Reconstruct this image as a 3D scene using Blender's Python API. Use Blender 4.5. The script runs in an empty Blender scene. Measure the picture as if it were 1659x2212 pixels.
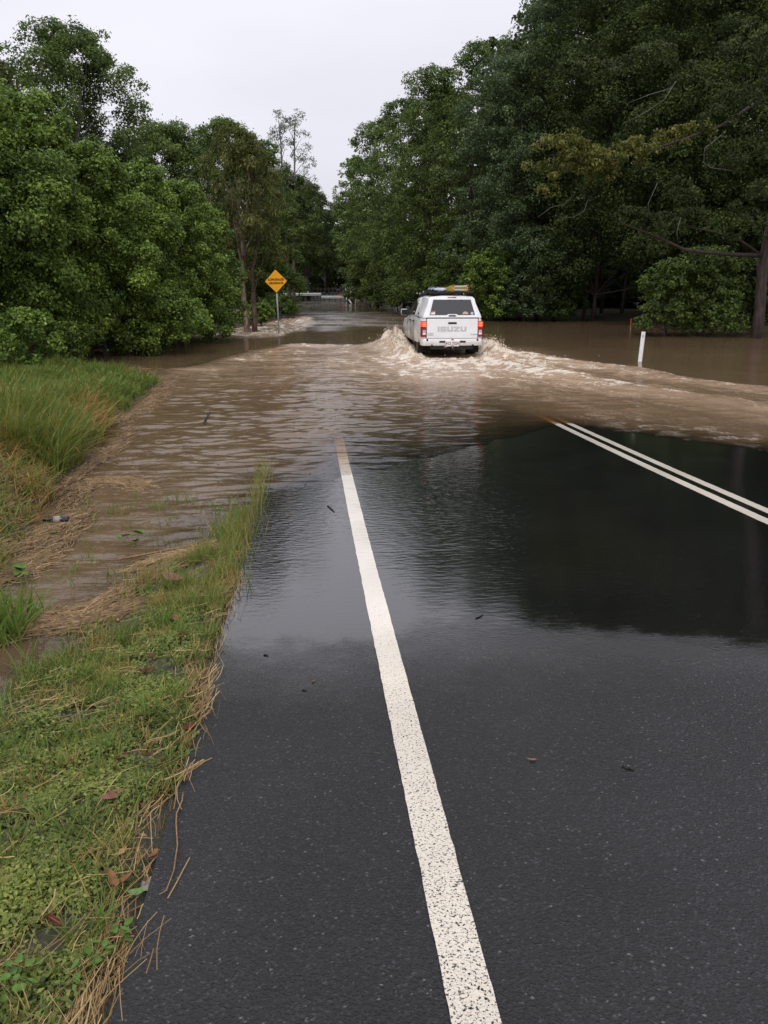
import bpy, bmesh, math, random
import numpy as np
from mathutils import Vector, Matrix

R = math.radians
scene = bpy.context.scene
col = scene.collection

# ------------------------------------------------------------------ camera
PITCH = 15.4
CAM_H = 2.1
cam_d = bpy.data.cameras.new("camera")
cam_d.sensor_fit = 'VERTICAL'
cam_d.sensor_height = 36.0
cam_d.lens = 36.0 * 2175.0 / 2666.0
cam_d.clip_start = 0.05
cam_d.clip_end = 6000
cam = bpy.data.objects.new("camera", cam_d)
cam.location = (0, 0, CAM_H)
cam.rotation_euler = (R(90 - PITCH), 0, 0)
col.objects.link(cam)
scene.camera = cam

# ------------------------------------------------------------------ sky and light (overcast)
SUN_EL, SUN_AZ = 58, 200
world = bpy.data.worlds.new("World")
scene.world = world
world.use_nodes = True
wn, wl = world.node_tree.nodes, world.node_tree.links
wn.clear()
w_out = wn.new("ShaderNodeOutputWorld")
w_bg = wn.new("ShaderNodeBackground")
w_sky = wn.new("ShaderNodeTexSky")
w_sky.sky_type = 'NISHITA'
w_sky.sun_disc = False
w_sky.sun_elevation = R(SUN_EL)
w_sky.sun_rotation = R(SUN_AZ)
w_geo = wn.new("ShaderNodeTexCoord")
w_map = wn.new("ShaderNodeMapping")
w_map.inputs['Scale'].default_value = (1.2, 1.2, 3.0)
w_noi = wn.new("ShaderNodeTexNoise")
w_noi.inputs['Scale'].default_value = 1.6
w_noi.inputs['Detail'].default_value = 5
w_sep = wn.new("ShaderNodeSeparateXYZ")
w_grad = wn.new("ShaderNodeMapRange")            # overcast sky: the zenith is brighter than the horizon
w_grad.inputs['From Min'].default_value = 0.0
w_grad.inputs['From Max'].default_value = 1.0
w_grad.inputs['To Min'].default_value = 0.92
w_grad.inputs['To Max'].default_value = 1.75
w_nr = wn.new("ShaderNodeMapRange")
w_nr.inputs['From Min'].default_value = 0.3
w_nr.inputs['From Max'].default_value = 0.7
w_nr.inputs['To Min'].default_value = 0.90
w_nr.inputs['To Max'].default_value = 1.07
w_mul = wn.new("ShaderNodeMath"); w_mul.operation = 'MULTIPLY'
w_cl = wn.new("ShaderNodeMixRGB"); w_cl.blend_type = 'MULTIPLY'; w_cl.inputs['Fac'].default_value = 1
w_cl.inputs['Color1'].default_value = (8.1, 8.0, 8.75, 1)     # cloud deck
w_mix = wn.new("ShaderNodeMixRGB"); w_mix.inputs['Fac'].default_value = 0.94
wl.new(w_geo.outputs['Generated'], w_map.inputs['Vector'])
wl.new(w_map.outputs['Vector'], w_noi.inputs['Vector'])
wl.new(w_geo.outputs['Generated'], w_sep.inputs['Vector'])
wl.new(w_sep.outputs['Z'], w_grad.inputs['Value'])
wl.new(w_noi.outputs['Fac'], w_nr.inputs['Value'])
wl.new(w_grad.outputs['Result'], w_mul.inputs[0])
wl.new(w_nr.outputs['Result'], w_mul.inputs[1])
wl.new(w_mul.outputs['Value'], w_cl.inputs['Color2'])
wl.new(w_sky.outputs['Color'], w_mix.inputs['Color1'])
wl.new(w_cl.outputs['Color'], w_mix.inputs['Color2'])
wl.new(w_mix.outputs['Color'], w_bg.inputs['Color'])
w_bg.inputs['Strength'].default_value = 0.1
wl.new(w_bg.outputs['Background'], w_out.inputs['Surface'])

sun_d = bpy.data.lights.new("sun", 'SUN')
sun_d.energy = 1.45
sun_d.angle = R(30)
sun_d.color = (1.0, 0.97, 0.93)
sun = bpy.data.objects.new("sun", sun_d)
sun.rotation_euler = (R(90 - SUN_EL), 0, R(180 - SUN_AZ) + math.pi * 0)
col.objects.link(sun)

scene.view_settings.view_transform = 'Standard'
scene.view_settings.look = 'None'
scene.view_settings.exposure = 0.0
scene.view_settings.gamma = 1.0
scene.cycles.max_bounces = 6
scene.cycles.diffuse_bounces = 3
scene.cycles.glossy_bounces = 3
scene.cycles.transmission_bounces = 4
scene.cycles.transparent_max_bounces = 8
scene.cycles.use_denoising = True

# ------------------------------------------------------------------ helpers
FD = 2175.0 / 1.2055


def at(u, v, Y):
    """world x, z of the photograph's pixel (u, v of the 1659 px wide view) at distance Y"""
    xc = (u - 829.5) / FD
    yc = -(v - 1105.5) / FD
    p = R(PITCH)
    y = math.cos(p) + yc * math.sin(p)
    z = -math.sin(p) + yc * math.cos(p)
    return xc / y * Y, CAM_H + z / y * Y


def onz(u, v, z=0.0):
    """world x, y where the pixel's ray meets height z"""
    xc = (u - 829.5) / FD
    yc = -(v - 1105.5) / FD
    p = R(PITCH)
    y = math.cos(p) + yc * math.sin(p)
    zz = -math.sin(p) + yc * math.cos(p)
    t = (z - CAM_H) / zz
    return xc * t, y * t


def tag(o, label=None, cat=None, group=None, kind=None):
    if label: o['label'] = label
    if cat: o['category'] = cat
    if group: o['group'] = group
    if kind: o['kind'] = kind
    return o


def empty(name, loc, rz=0.0, label=None, cat=None, group=None):
    o = bpy.data.objects.new(name, None)
    o.empty_display_size = 0.2
    o.location = loc
    o.rotation_euler = (0, 0, rz)
    col.objects.link(o)
    return tag(o, label, cat, group)


def link(name, me, mat=None, parent=None, smooth=False):
    o = bpy.data.objects.new(name, me)
    col.objects.link(o)
    if mat is not None: me.materials.append(mat)
    if parent is not None: o.parent = parent
    if smooth: me.polygons.foreach_set('use_smooth', np.ones(len(me.polygons), dtype=bool))
    return o


def mesh_np(name, V, F, mat=None, parent=None, smooth=False, fattr=None, vattr=None, vcol=None):
    """one mesh object from arrays: V (n,3), F (m,k)"""
    V = np.asarray(V, dtype=np.float32)
    F = np.asarray(F, dtype=np.int32)
    me = bpy.data.meshes.new(name)
    me.vertices.add(len(V))
    me.vertices.foreach_set('co', V.ravel())
    k = F.shape[1]
    me.loops.add(F.size)
    me.loops.foreach_set('vertex_index', F.ravel())
    me.polygons.add(len(F))
    me.polygons.foreach_set('loop_start', np.arange(0, F.size, k, dtype=np.int32))
    if fattr:
        for key, a in fattr.items():
            me.attributes.new(key, 'FLOAT', 'FACE').data.foreach_set('value', np.asarray(a, dtype=np.float32))
    if vattr:
        for key, a in vattr.items():
            me.attributes.new(key, 'FLOAT', 'POINT').data.foreach_set('value', np.asarray(a, dtype=np.float32))
    me.update(calc_edges=True)
    return link(name, me, mat, parent, smooth)


class MB:
    def __init__(s):
        s.v, s.f = [], []

    def add(s, V, F):
        b = len(s.v)
        s.v += [tuple(p) for p in V]
        s.f += [tuple(i + b for i in f) for f in F]
        return s

    def box(s, c, d, m=None):
        x, y, z = c
        a, b, e = d[0] / 2, d[1] / 2, d[2] / 2
        V = [(i * a, j * b, k * e) for k in (-1, 1) for j in (-1, 1) for i in (-1, 1)]
        if m is not None: V = [tuple(m @ Vector(p)) for p in V]
        V = [(p[0] + x, p[1] + y, p[2] + z) for p in V]
        return s.add(V, [(0, 2, 3, 1), (4, 5, 7, 6), (0, 1, 5, 4), (2, 6, 7, 3), (0, 4, 6, 2), (1, 3, 7, 5)])

    def tube(s, P, rad, n=8, cap=True):
        P = [Vector(p) for p in P]
        if not hasattr(rad, '__len__'): rad = [rad] * len(P)
        b = len(s.v)
        up = Vector((0.13, 0.27, 0.95))
        for i, p in enumerate(P):
            t = (P[min(i + 1, len(P) - 1)] - P[max(i - 1, 0)])
            if t.length < 1e-9: t = Vector((0, 0, 1))
            t.normalize()
            u = t.cross(up)
            if u.length < .05: u = t.cross(Vector((1, 0, 0)))
            u.normalize()
            w = t.cross(u)
            for k in range(n):
                a = 2 * math.pi * k / n
                q = p + (u * math.cos(a) + w * math.sin(a)) * rad[i]
                s.v.append(tuple(q))
        for i in range(len(P) - 1):
            for k in range(n):
                a, c = b + i * n + k, b + i * n + (k + 1) % n
                s.f.append((a, c, c + n, a + n))
        if cap:
            s.f.append(tuple(b + k for k in range(n))[::-1])
            s.f.append(tuple(b + (len(P) - 1) * n + k for k in range(n)))
        return s

    def loft(s, rings, cap=True):
        n = len(rings[0])
        b = len(s.v)
        for r in rings: s.v += [tuple(p) for p in r]
        for i in range(len(rings) - 1):
            for k in range(n):
                a, c = b + i * n + k, b + i * n + (k + 1) % n
                s.f.append((a, c, c + n, a + n))
        if cap:
            s.f.append(tuple(b + k for k in range(n))[::-1])
            s.f.append(tuple(b + (len(rings) - 1) * n + k for k in range(n)))
        return s

    def prism(s, poly, o, ux, uy, depth):
        """polygon in the plane (o, ux, uy), extruded along ux x uy by depth"""
        o, ux, uy = Vector(o), Vector(ux), Vector(uy)
        nrm = ux.cross(uy).normalized() * depth
        A = [o + ux * a + uy * c for a, c in poly]
        return s.loft([A, [p + nrm for p in A]])

    def lathe(s, prof, c, axis='x', n=28):
        """profile (axial, radius) turned round an axis through c"""
        rings = []
        for a, r in prof:
            ring = []
            for k in range(n):
                t = 2 * math.pi * k / n
                p = (a, r * math.cos(t), r * math.sin(t)) if axis == 'x' else (r * math.cos(t), r * math.sin(t), a)
                ring.append((c[0] + p[0], c[1] + p[1], c[2] + p[2]))
            rings.append(ring)
        return s.loft(rings)

    def build(s, name, mat=None, parent=None, smooth=False, bevel=0.0):
        me = bpy.data.meshes.new(name)
        me.from_pydata(s.v, [], s.f)
        bm = bmesh.new(); bm.from_mesh(me)
        bmesh.ops.recalc_face_normals(bm, faces=bm.faces)
        bm.to_mesh(me); bm.free()
        o = link(name, me, mat, parent, smooth)
        if bevel:
            m = o.modifiers.new('bevel', 'BEVEL')
            m.width = bevel; m.segments = 2; m.limit_method = 'ANGLE'; m.angle_limit = R(35)
        return o


def text(name, body, size, mat, parent, loc, rot, sx=1.0, thick=0.0, bold=0.0, spacing=1.0):
    cu = bpy.data.curves.new(name, 'FONT')
    cu.body = body
    cu.size = size
    cu.align_x = 'CENTER'; cu.align_y = 'CENTER'
    cu.extrude = thick
    cu.offset = bold
    cu.space_character = spacing
    cu.materials.append(mat)
    tmp = bpy.data.objects.new(name, cu)
    col.objects.link(tmp)
    me = bpy.data.meshes.new_from_object(tmp.evaluated_get(bpy.context.evaluated_depsgraph_get()))
    bpy.data.objects.remove(tmp)
    o = bpy.data.objects.new(name, me)
    o.location = loc; o.rotation_euler = rot
    o.scale = (sx, 1, 1)
    o.parent = parent
    col.objects.link(o)
    return o


# numpy gradient noise
def _hash(ix, iy, seed):
    h = (ix.astype(np.int64) * 374761393 + iy.astype(np.int64) * 668265263 + seed * 1442695041) & 0xFFFFFFFF
    h = ((h ^ (h >> 13)) * 1274126177) & 0xFFFFFFFF
    return (h ^ (h >> 16)) & 0xFFFF


def pn(x, y, seed=0):
    x = np.asarray(x, dtype=np.float64); y = np.asarray(y, dtype=np.float64)
    ix, iy = np.floor(x), np.floor(y)
    fx, fy = x - ix, y - iy
    u = fx * fx * fx * (fx * (fx * 6 - 15) + 10)
    v = fy * fy * fy * (fy * (fy * 6 - 15) + 10)

    def g(a, b):
        t = _hash(ix + a, iy + b, seed) * (2 * math.pi / 65536)
        return np.cos(t) * (fx - a) + np.sin(t) * (fy - b)
    n0 = g(0, 0) * (1 - u) + g(1, 0) * u
    n1 = g(0, 1) * (1 - u) + g(1, 1) * u
    return (n0 * (1 - v) + n1 * v) * 1.5


def fbm(x, y, seed=0, oct=4, gain=.5):
    s, a, f = 0, 1, 1
    for i in range(oct):
        s = s + a * pn(x * f, y * f, seed + i * 17)
        a *= gain; f *= 2.03
    return s


def sst(a, b, x):
    t = np.clip((np.asarray(x, dtype=np.float64) - a) / (b - a), 0, 1)
    return t * t * (3 - 2 * t)


# ------------------------------------------------------------------ materials
def new_mat(name):
    m = bpy.data.materials.new(name)
    m.use_nodes = True
    nt = m.node_tree
    return m, nt.nodes, nt.links, nt.nodes['Principled BSDF']


def plain(name, c, rough=.5, spec=.5, metal=0.0, noise=0.0, nscale=20, coat=0.0, emit=0.0):
    m, n, l, b = new_mat(name)
    b.inputs['Base Color'].default_value = (*c, 1)
    b.inputs['Roughness'].default_value = rough
    b.inputs['Specular IOR Level'].default_value = spec
    b.inputs['Metallic'].default_value = metal
    b.inputs['Coat Weight'].default_value = coat
    if emit:
        b.inputs['Emission Color'].default_value = (*c, 1)
        b.inputs['Emission Strength'].default_value = emit
    if noise:
        tc = n.new('ShaderNodeTexCoord'); t = n.new('ShaderNodeTexNoise')
        t.inputs['Scale'].default_value = nscale; t.inputs['Detail'].default_value = 6
        mr = n.new('ShaderNodeMapRange')
        mr.inputs['From Min'].default_value = .3; mr.inputs['From Max'].default_value = .7
        mr.inputs['To Min'].default_value = 1 - noise; mr.inputs['To Max'].default_value = 1 + noise * .5
        mx = n.new('ShaderNodeMixRGB'); mx.blend_type = 'MULTIPLY'; mx.inputs['Fac'].default_value = 1
        mx.inputs['Color1'].default_value = (*c, 1)
        l.new(tc.outputs['Object'], t.inputs['Vector']); l.new(t.outputs['Fac'], mr.inputs['Value'])
        l.new(mr.outputs['Result'], mx.inputs['Color2']); l.new(mx.outputs['Color'], b.inputs['Base Color'])
    return m


def foliage(name, cols, rough=.5, trans=.38, spec=.4):
    """leaf material: the tint attribute of each leaf picks its colour"""
    m, n, l, b = new_mat(name)
    a = n.new('ShaderNodeAttribute'); a.attribute_name = 'tint'
    cr = n.new('ShaderNodeValToRGB')
    el = cr.color_ramp.elements
    while len(el) < len(cols): el.new(.5)
    for i, c in enumerate(cols):
        el[i].position = i / (len(cols) - 1)
        el[i].color = (*c, 1)
    l.new(a.outputs['Fac'], cr.inputs['Fac'])
    l.new(cr.outputs['Color'], b.inputs['Base Color'])
    b.inputs['Roughness'].default_value = rough
    b.inputs['Specular IOR Level'].default_value = spec
    tr = n.new('ShaderNodeBsdfTranslucent')
    l.new(cr.outputs['Color'], tr.inputs['Color'])
    mx = n.new('ShaderNodeMixShader'); mx.inputs['Fac'].default_value = trans
    l.new(b.outputs['BSDF'], mx.inputs[1]); l.new(tr.outputs['BSDF'], mx.inputs[2])
    l.new(mx.outputs['Shader'], n['Material Output'].inputs['Surface'])
    return m


def bark(name, c1, c2, scale=6):
    m, n, l, b = new_mat(name)
    tc = n.new('ShaderNodeTexCoord'); mp = n.new('ShaderNodeMapping')
    mp.inputs['Scale'].default_value = (scale, scale, scale * .25)
    t = n.new('ShaderNodeTexNoise'); t.inputs['Scale'].default_value = 2.0; t.inputs['Detail'].default_value = 8
    cr = n.new('ShaderNodeValToRGB')
    cr.color_ramp.elements[0].position = .35; cr.color_ramp.elements[0].color = (*c1, 1)
    cr.color_ramp.elements[1].position = .65; cr.color_ramp.elements[1].color = (*c2, 1)
    bp = n.new('ShaderNodeBump'); bp.inputs['Strength'].default_value = .6; bp.inputs['Distance'].default_value = .03
    l.new(tc.outputs['Object'], mp.inputs['Vector']); l.new(mp.outputs['Vector'], t.inputs['Vector'])
    l.new(t.outputs['Fac'], cr.inputs['Fac']); l.new(cr.outputs['Color'], b.inputs['Base Color'])
    l.new(t.outputs['Fac'], bp.inputs['Height']); l.new(bp.outputs['Normal'], b.inputs['Normal'])
    b.inputs['Roughness'].default_value = .7
    return m


M = {}
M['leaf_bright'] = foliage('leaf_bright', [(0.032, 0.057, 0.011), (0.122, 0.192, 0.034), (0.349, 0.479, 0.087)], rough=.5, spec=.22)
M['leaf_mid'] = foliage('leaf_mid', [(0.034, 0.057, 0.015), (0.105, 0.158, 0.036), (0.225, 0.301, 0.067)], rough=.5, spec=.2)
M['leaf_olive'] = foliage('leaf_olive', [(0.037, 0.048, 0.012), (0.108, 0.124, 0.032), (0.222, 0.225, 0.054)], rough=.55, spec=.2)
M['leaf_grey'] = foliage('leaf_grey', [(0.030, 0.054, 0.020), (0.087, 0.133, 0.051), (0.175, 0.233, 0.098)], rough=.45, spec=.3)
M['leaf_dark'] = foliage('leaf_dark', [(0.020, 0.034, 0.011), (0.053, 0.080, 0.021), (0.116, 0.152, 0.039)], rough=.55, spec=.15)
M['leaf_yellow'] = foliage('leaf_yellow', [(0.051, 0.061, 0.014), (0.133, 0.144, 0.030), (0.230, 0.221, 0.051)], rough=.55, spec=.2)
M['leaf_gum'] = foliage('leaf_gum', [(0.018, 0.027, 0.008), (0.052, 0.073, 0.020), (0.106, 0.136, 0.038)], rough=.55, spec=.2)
M['leaf_sparse'] = foliage('leaf_sparse', [(.11, .12, .095), (.24, .25, .20), (.36, .37, .31)], rough=.6, spec=.2)
M['bark_dark'] = bark('bark_dark', (.018, .013, .010), (.065, .050, .038))
M['bark_pale'] = bark('bark_pale', (.10, .06, .04), (.34, .26, .20))
M['bark_red'] = bark('bark_red', (.035, .018, .012), (.12, .070, .050))
M['bark_deep'] = bark('bark_deep', (.014, .008, .006), (.055, .034, .026))
M['bark_dim'] = bark('bark_dim', (.05, .047, .04), (.14, .13, .115))
M['bark_grey'] = bark('bark_grey', (.09, .085, .075), (.25, .235, .21))


# ------------------------------------------------------------------ the lie of the land
def Xc(y):
    y = np.asarray(y, dtype=np.float64)
    return 2.83 + (11.9 - y) * .086 - np.where(y > 78, (y - 78) ** 2 * .016, 0)


ZY = [-6, 0, 3, 6, 9, 12.5, 18, 25, 45, 70, 84, 92, 110]
ZZ = [.86, .53, .365, .21, .105, .005, -.11, -.17, -.25, -.2, -.06, .12, .3]


def zc(y):
    y = np.asarray(y, dtype=np.float64)
    return np.interp(y, ZY, ZZ) * .5 + (np.interp(y - .8, ZY, ZZ) + np.interp(y + .8, ZY, ZZ)) * .25


def road_z(y, d):
    return zc(y) - .03 * np.sqrt(np.asarray(d) ** 2 + .02)


EDGE = 4.4
BY = [-5, 2, 4.2, 5.2, 6.3, 7.6, 10, 13.4, 16.5, 18.2, 19.2, 20.5, 23, 40]
BX = [-3.2, -2.7, -2.35, -2.5, -2.75, -3.05, -3.55, -4.25, -4.6, -4.75, -5.6, -8.5, -11, -14]


def ground(x, y):
    x = np.asarray(x, dtype=np.float64); y = np.asarray(y, dtype=np.float64)
    d = x - Xc(y)
    ad = np.abs(d)
    e = ad - EDGE
    rough = fbm(x * 1.3, y * 1.3, 5, 3) * .03
    inside = road_z(y, d) - .05
    redge = road_z(y, EDGE)
    # left verge, ditch and bank
    verge = redge + .012 - .19 * np.clip(e, 0, None) + rough * sst(.0, .4, e)
    ditch = -.16 + rough
    left = np.maximum(verge, ditch)
    bx = np.interp(y, BY, BX) + pn(y * 1.1, y * 0 + 3, 9) * .25
    bank = -.2 + sst(0, 1.7, bx - x + .45 + .27 * sst(7, 13, y)) * (.5 - .1 * sst(10, 15, y) + .1 * pn(x * .4, y * .4, 3)) + sst(1.5, 8, bx - x) * .25 * sst(16, 10, y)
    left = np.maximum(left, bank)
    far_left = -.14 + sst(8, 16, -d + 0) * .35 + rough
    left = np.where(y > 19, np.maximum(np.where(bx - x > 0, bank, -.2), far_left), left)
    # right verge
    xr = np.interp(y, [0, 25, 33, 40, 46, 58, 66, 72, 90], [21, 19, 16.5, 14, 12, 7.5, 3.4, 2.0, .2])
    right = np.maximum(redge - .19 * np.clip(e, 0, None), -.28) + rough
    right = np.maximum(right, -.25 + sst(-.6, 5, x - xr) * .75 + rough)
    out = np.where(d < 0, left, right)
    z = np.where(e < 0, inside, np.where(e < .1, inside + (out - inside) * np.clip(e / .1, 0, 1), out))
    z = np.where(y > 97, np.maximum(z, -.1 + sst(97, 112, y) * .7), z)
    z = z + sst(60, 400, np.abs(x)) * 3 + sst(130, 600, y) * 5
    return z


def grid(xs, ys, zf, name, mat, attrs=None, smooth=True):
    X, Y = np.meshgrid(xs, ys)
    Z = zf(X, Y)
    nx, ny = len(xs), len(ys)
    V = np.stack([X.ravel(), Y.ravel(), Z.ravel()], 1)
    i = np.arange(nx * ny).reshape(ny, nx)
    F = np.stack([i[:-1, :-1].ravel(), i[:-1, 1:].ravel(), i[1:, 1:].ravel(), i[1:, :-1].ravel()], 1)
    return mesh_np(name, V, F, mat, None, smooth, vattr=attrs(X.ravel(), Y.ravel(), Z.ravel()) if attrs else None)


def cat(*a):
    return np.unique(np.round(np.concatenate(a), 4))


# ground material: wet soil, leaf litter, trampled green
def ground_mat():
    m, n, l, b = new_mat('soil')
    tc = n.new('ShaderNodeTexCoord')
    t1 = n.new('ShaderNodeTexNoise'); t1.inputs['Scale'].default_value = 3.0; t1.inputs['Detail'].default_value = 8
    t2 = n.new('ShaderNodeTexNoise'); t2.inputs['Scale'].default_value = 55.0; t2.inputs['Detail'].default_value = 6
    cr = n.new('ShaderNodeValToRGB')
    e = cr.color_ramp.elements
    e[0].position = .30; e[0].color = (.016, .013, .009, 1)
    e[1].position = .72; e[1].color = (.085, .060, .034, 1)
    k = e.new(.5); k.color = (.035, .034, .015, 1)
    ad = n.new('ShaderNodeMath'); ad.operation = 'MULTIPLY_ADD'; ad.inputs[1].default_value = .55; 
    mu = n.new('ShaderNodeMath'); mu.operation = 'MULTIPLY'; mu.inputs[1].default_value = .45
    l.new(tc.outputs['Object'], t1.inputs['Vector']); l.new(tc.outputs['Object'], t2.inputs['Vector'])
    l.new(t2.outputs['Fac'], mu.inputs[0]); l.new(t1.outputs['Fac'], ad.inputs[0]); l.new(mu.outputs[0], ad.inputs[2])
    l.new(ad.outputs[0], cr.inputs['Fac']); l.new(cr.outputs['Color'], b.inputs['Base Color'])
    bp = n.new('ShaderNodeBump'); bp.inputs['Strength'].default_value = .8; bp.inputs['Distance'].default_value = .02
    l.new(t2.outputs['Fac'], bp.inputs['Height']); l.new(bp.outputs['Normal'], b.inputs['Normal'])
    b.inputs['Roughness'].default_value = .6
    return m


gx = cat(np.linspace(-900, -60, 15), np.arange(-60, -12, 1.5), np.arange(-12, -4, .2), np.arange(-4, .4, .05),
         np.arange(.4, 8, .3), np.arange(8, 20, .5), np.arange(20, 60, 2), np.linspace(60, 900, 15))
gy = cat(np.arange(-8, 0, .5), np.arange(0, 10, .06), np.arange(10, 24, .2), np.arange(24, 60, .7), np.arange(60, 130, 1.5),
         np.linspace(130, 1500, 25))
tag(grid(gx, gy, ground, 'ground', ground_mat()), kind='structure')


# ------------------------------------------------------------------ road
def asphalt_nodes(n, l, b, paint=False):
    tc = n.new('ShaderNodeTexCoord')
    # aggregate
    v1 = n.new('ShaderNodeTexVoronoi'); v1.inputs['Scale'].default_value = 150
    v2 = n.new('ShaderNodeTexVoronoi'); v2.inputs['Scale'].default_value = 70
    n1 = n.new('ShaderNodeTexNoise'); n1.inputs['Scale'].default_value = 1.3; n1.inputs['Detail'].default_value = 6
    n2 = n.new('ShaderNodeTexNoise'); n2.inputs['Scale'].default_value = 210; n2.inputs['Detail'].default_value = 4
    for t in (v1, v2, n1, n2): l.new(tc.outputs['Object'], t.inputs['Vector'])
    sp = n.new('ShaderNodeSeparateColor'); l.new(v1.outputs['Color'], sp.inputs['Color'])
    cr = n.new('ShaderNodeValToRGB')
    e = cr.color_ramp.elements
    e[0].position = 0; e[0].color = (.016, .016, .0165, 1)
    e[1].position = 1; e[1].color = (.12, .118, .115, 1)
    for p, c in ((.55, .017), (.92, .026), (.99, .045)):
        k = e.new(p); k.color = (c, c, c * 1.04, 1)
    l.new(sp.outputs[0], cr.inputs['Fac'])
    mr = n.new('ShaderNodeMapRange'); mr.inputs['From Min'].default_value = .3; mr.inputs['From Max'].default_value = .7
    mr.inputs['To Min'].default_value = .78; mr.inputs['To Max'].default_value = 1.2
    l.new(n1.outputs['Fac'], mr.inputs['Value'])
    mx = n.new('ShaderNodeMixRGB'); mx.blend_type = 'MULTIPLY'; mx.inputs['Fac'].default_value = 1
    l.new(cr.outputs['Color'], mx.inputs['Color1']); l.new(mr.outputs['Result'], mx.inputs['Color2'])
    # wetness
    wa = n.new('ShaderNodeAttribute'); wa.attribute_name = 'wet'
    wn_ = n.new('ShaderNodeMath'); wn_.operation = 'MULTIPLY_ADD'; wn_.inputs[1].default_value = 1.0
    nz = n.new('ShaderNodeTexNoise'); nz.inputs['Scale'].default_value = 3.5; nz.inputs['Detail'].default_value = 10; nz.inputs['Roughness'].default_value = .68
    l.new(tc.outputs['Object'], nz.inputs['Vector'])
    n3 = n.new('ShaderNodeMapRange'); n3.inputs['From Min'].default_value = .3; n3.inputs['From Max'].default_value = .7
    n3.inputs['To Min'].default_value = -.10; n3.inputs['To Max'].default_value = .10
    l.new(nz.outputs['Fac'], n3.inputs['Value'])
    l.new(wa.outputs['Fac'], wn_.inputs[0]); l.new(n3.outputs['Result'], wn_.inputs[2])
    wet = n.new('ShaderNodeMapRange'); wet.inputs['From Min'].default_value = .12; wet.inputs['From Max'].default_value = .80
    wet.interpolation_type = 'SMOOTHSTEP'
    l.new(wn_.outputs[0], wet.inputs['Value'])
    ro = n.new('ShaderNodeMapRange'); ro.inputs['To Min'].default_value = .38; ro.inputs['To Max'].default_value = .055
    l.new(wet.outputs['Result'], ro.inputs['Value'])
    l.new(ro.outputs['Result'], b.inputs['Roughness'])
    # film darkens the stone a little
    dk = n.new('ShaderNodeMapRange'); dk.inputs['To Min'].default_value = 1; dk.inputs['To Max'].default_value = .4
    l.new(wet.outputs['Result'], dk.inputs['Value'])
    mx2 = n.new('ShaderNodeMixRGB'); mx2.blend_type = 'MULTIPLY'; mx2.inputs['Fac'].default_value = 1
    l.new(dk.outputs['Result'], mx2.inputs['Color2'])
    # bump: stone when damp, fine ripples under the film
    h1 = n.new('ShaderNodeMath'); h1.operation = 'ADD'
    l.new(v1.outputs['Distance'], h1.inputs[0]); l.new(v2.outputs['Distance'], h1.inputs[1])
    b1 = n.new('ShaderNodeBump'); b1.inputs['Distance'].default_value = .006
    bs = n.new('ShaderNodeMapRange'); bs.inputs['To Min'].default_value = .55; bs.inputs['To Max'].default_value = .02
    l.new(wet.outputs['Result'], bs.inputs['Value']); l.new(bs.outputs['Result'], b1.inputs['Strength'])
    l.new(h1.outputs[0], b1.inputs['Height'])
    mp = n.new('ShaderNodeMapping'); mp.inputs['Scale'].default_value = (9, 21, 1); mp.inputs['Rotation'].default_value = (0, 0, R(-8))
    l.new(tc.outputs['Object'], mp.inputs['Vector'])
    rp = n.new('ShaderNodeTexNoise'); rp.inputs['Scale'].default_value = 1.0; rp.inputs['Detail'].default_value = 3
    l.new(mp.outputs['Vector'], rp.inputs['Vector'])
    b2 = n.new('ShaderNodeBump'); b2.inputs['Distance'].default_value = .0034
    ra = n.new('ShaderNodeAttribute'); ra.attribute_name = 'ripple'
    rm = n.new('ShaderNodeMath'); rm.operation = 'MULTIPLY'
    l.new(ra.outputs['Fac'], rm.inputs[0]); l.new(wet.outputs['Result'], rm.inputs[1])
    l.new(rm.outputs[0], b2.inputs['Strength'])
    l.new(rp.outputs['Fac'], b2.inputs['Height']); l.new(b1.outputs['Normal'], b2.inputs['Normal'])
    l.new(b2.outputs['Normal'], b.inputs['Normal'])
    sm_ = n.new('ShaderNodeMapRange'); sm_.inputs['To Min'].default_value = .24; sm_.inputs['To Max'].default_value = 1.0
    l.new(wet.outputs['Result'], sm_.inputs['Value']); l.new(sm_.outputs['Result'], b.inputs['Specular IOR Level'])
    if not paint:
        l.new(mx.outputs['Color'], mx2.inputs['Color1'])
        l.new(mx2.outputs['Color'], b.inputs['Base Color'])
    else:
        pv = n.new('ShaderNodeTexNoise'); pv.inputs['Scale'].default_value = 130; pv.inputs['Detail'].default_value = 3
        pv.inputs['Roughness'].default_value = .6
        l.new(tc.outputs['Object'], pv.inputs['Vector'])
        pw = n.new('ShaderNodeAttribute'); pw.attribute_name = 'wear'
        pa = n.new('ShaderNodeMath'); pa.operation = 'ADD'
        l.new(pv.outputs['Fac'], pa.inputs[0]); l.new(pw.outputs['Fac'], pa.inputs[1])
        pr = n.new('ShaderNodeMapRange'); pr.inputs['From Min'].default_value = .61; pr.inputs['From Max'].default_value = .66
        l.new(pa.outputs[0], pr.inputs['Value'])
        pc = n.new('ShaderNodeMixRGB')
        pc.inputs['Color1'].default_value = (.63, .575, .485, 1)
        l.new(pr.outputs['Result'], pc.inputs['Fac']); l.new(mx.outputs['Color'], pc.inputs['Color2'])
        pd = n.new('ShaderNodeMixRGB'); pd.blend_type = 'MULTIPLY'; pd.inputs['Fac'].default_value = .5
        l.new(pc.outputs['Color'], pd.inputs['Color1']); l.new(mr.outputs['Result'], pd.inputs['Color2'])
        l.new(pd.outputs['Color'], b.inputs['Base Color'])


M['asphalt'], n_, l_, b_ = new_mat('asphalt'); asphalt_nodes(n_, l_, b_)
M['paint'], n_, l_, b_ = new_mat('road_paint'); asphalt_nodes(n_, l_, b_, True)


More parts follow.
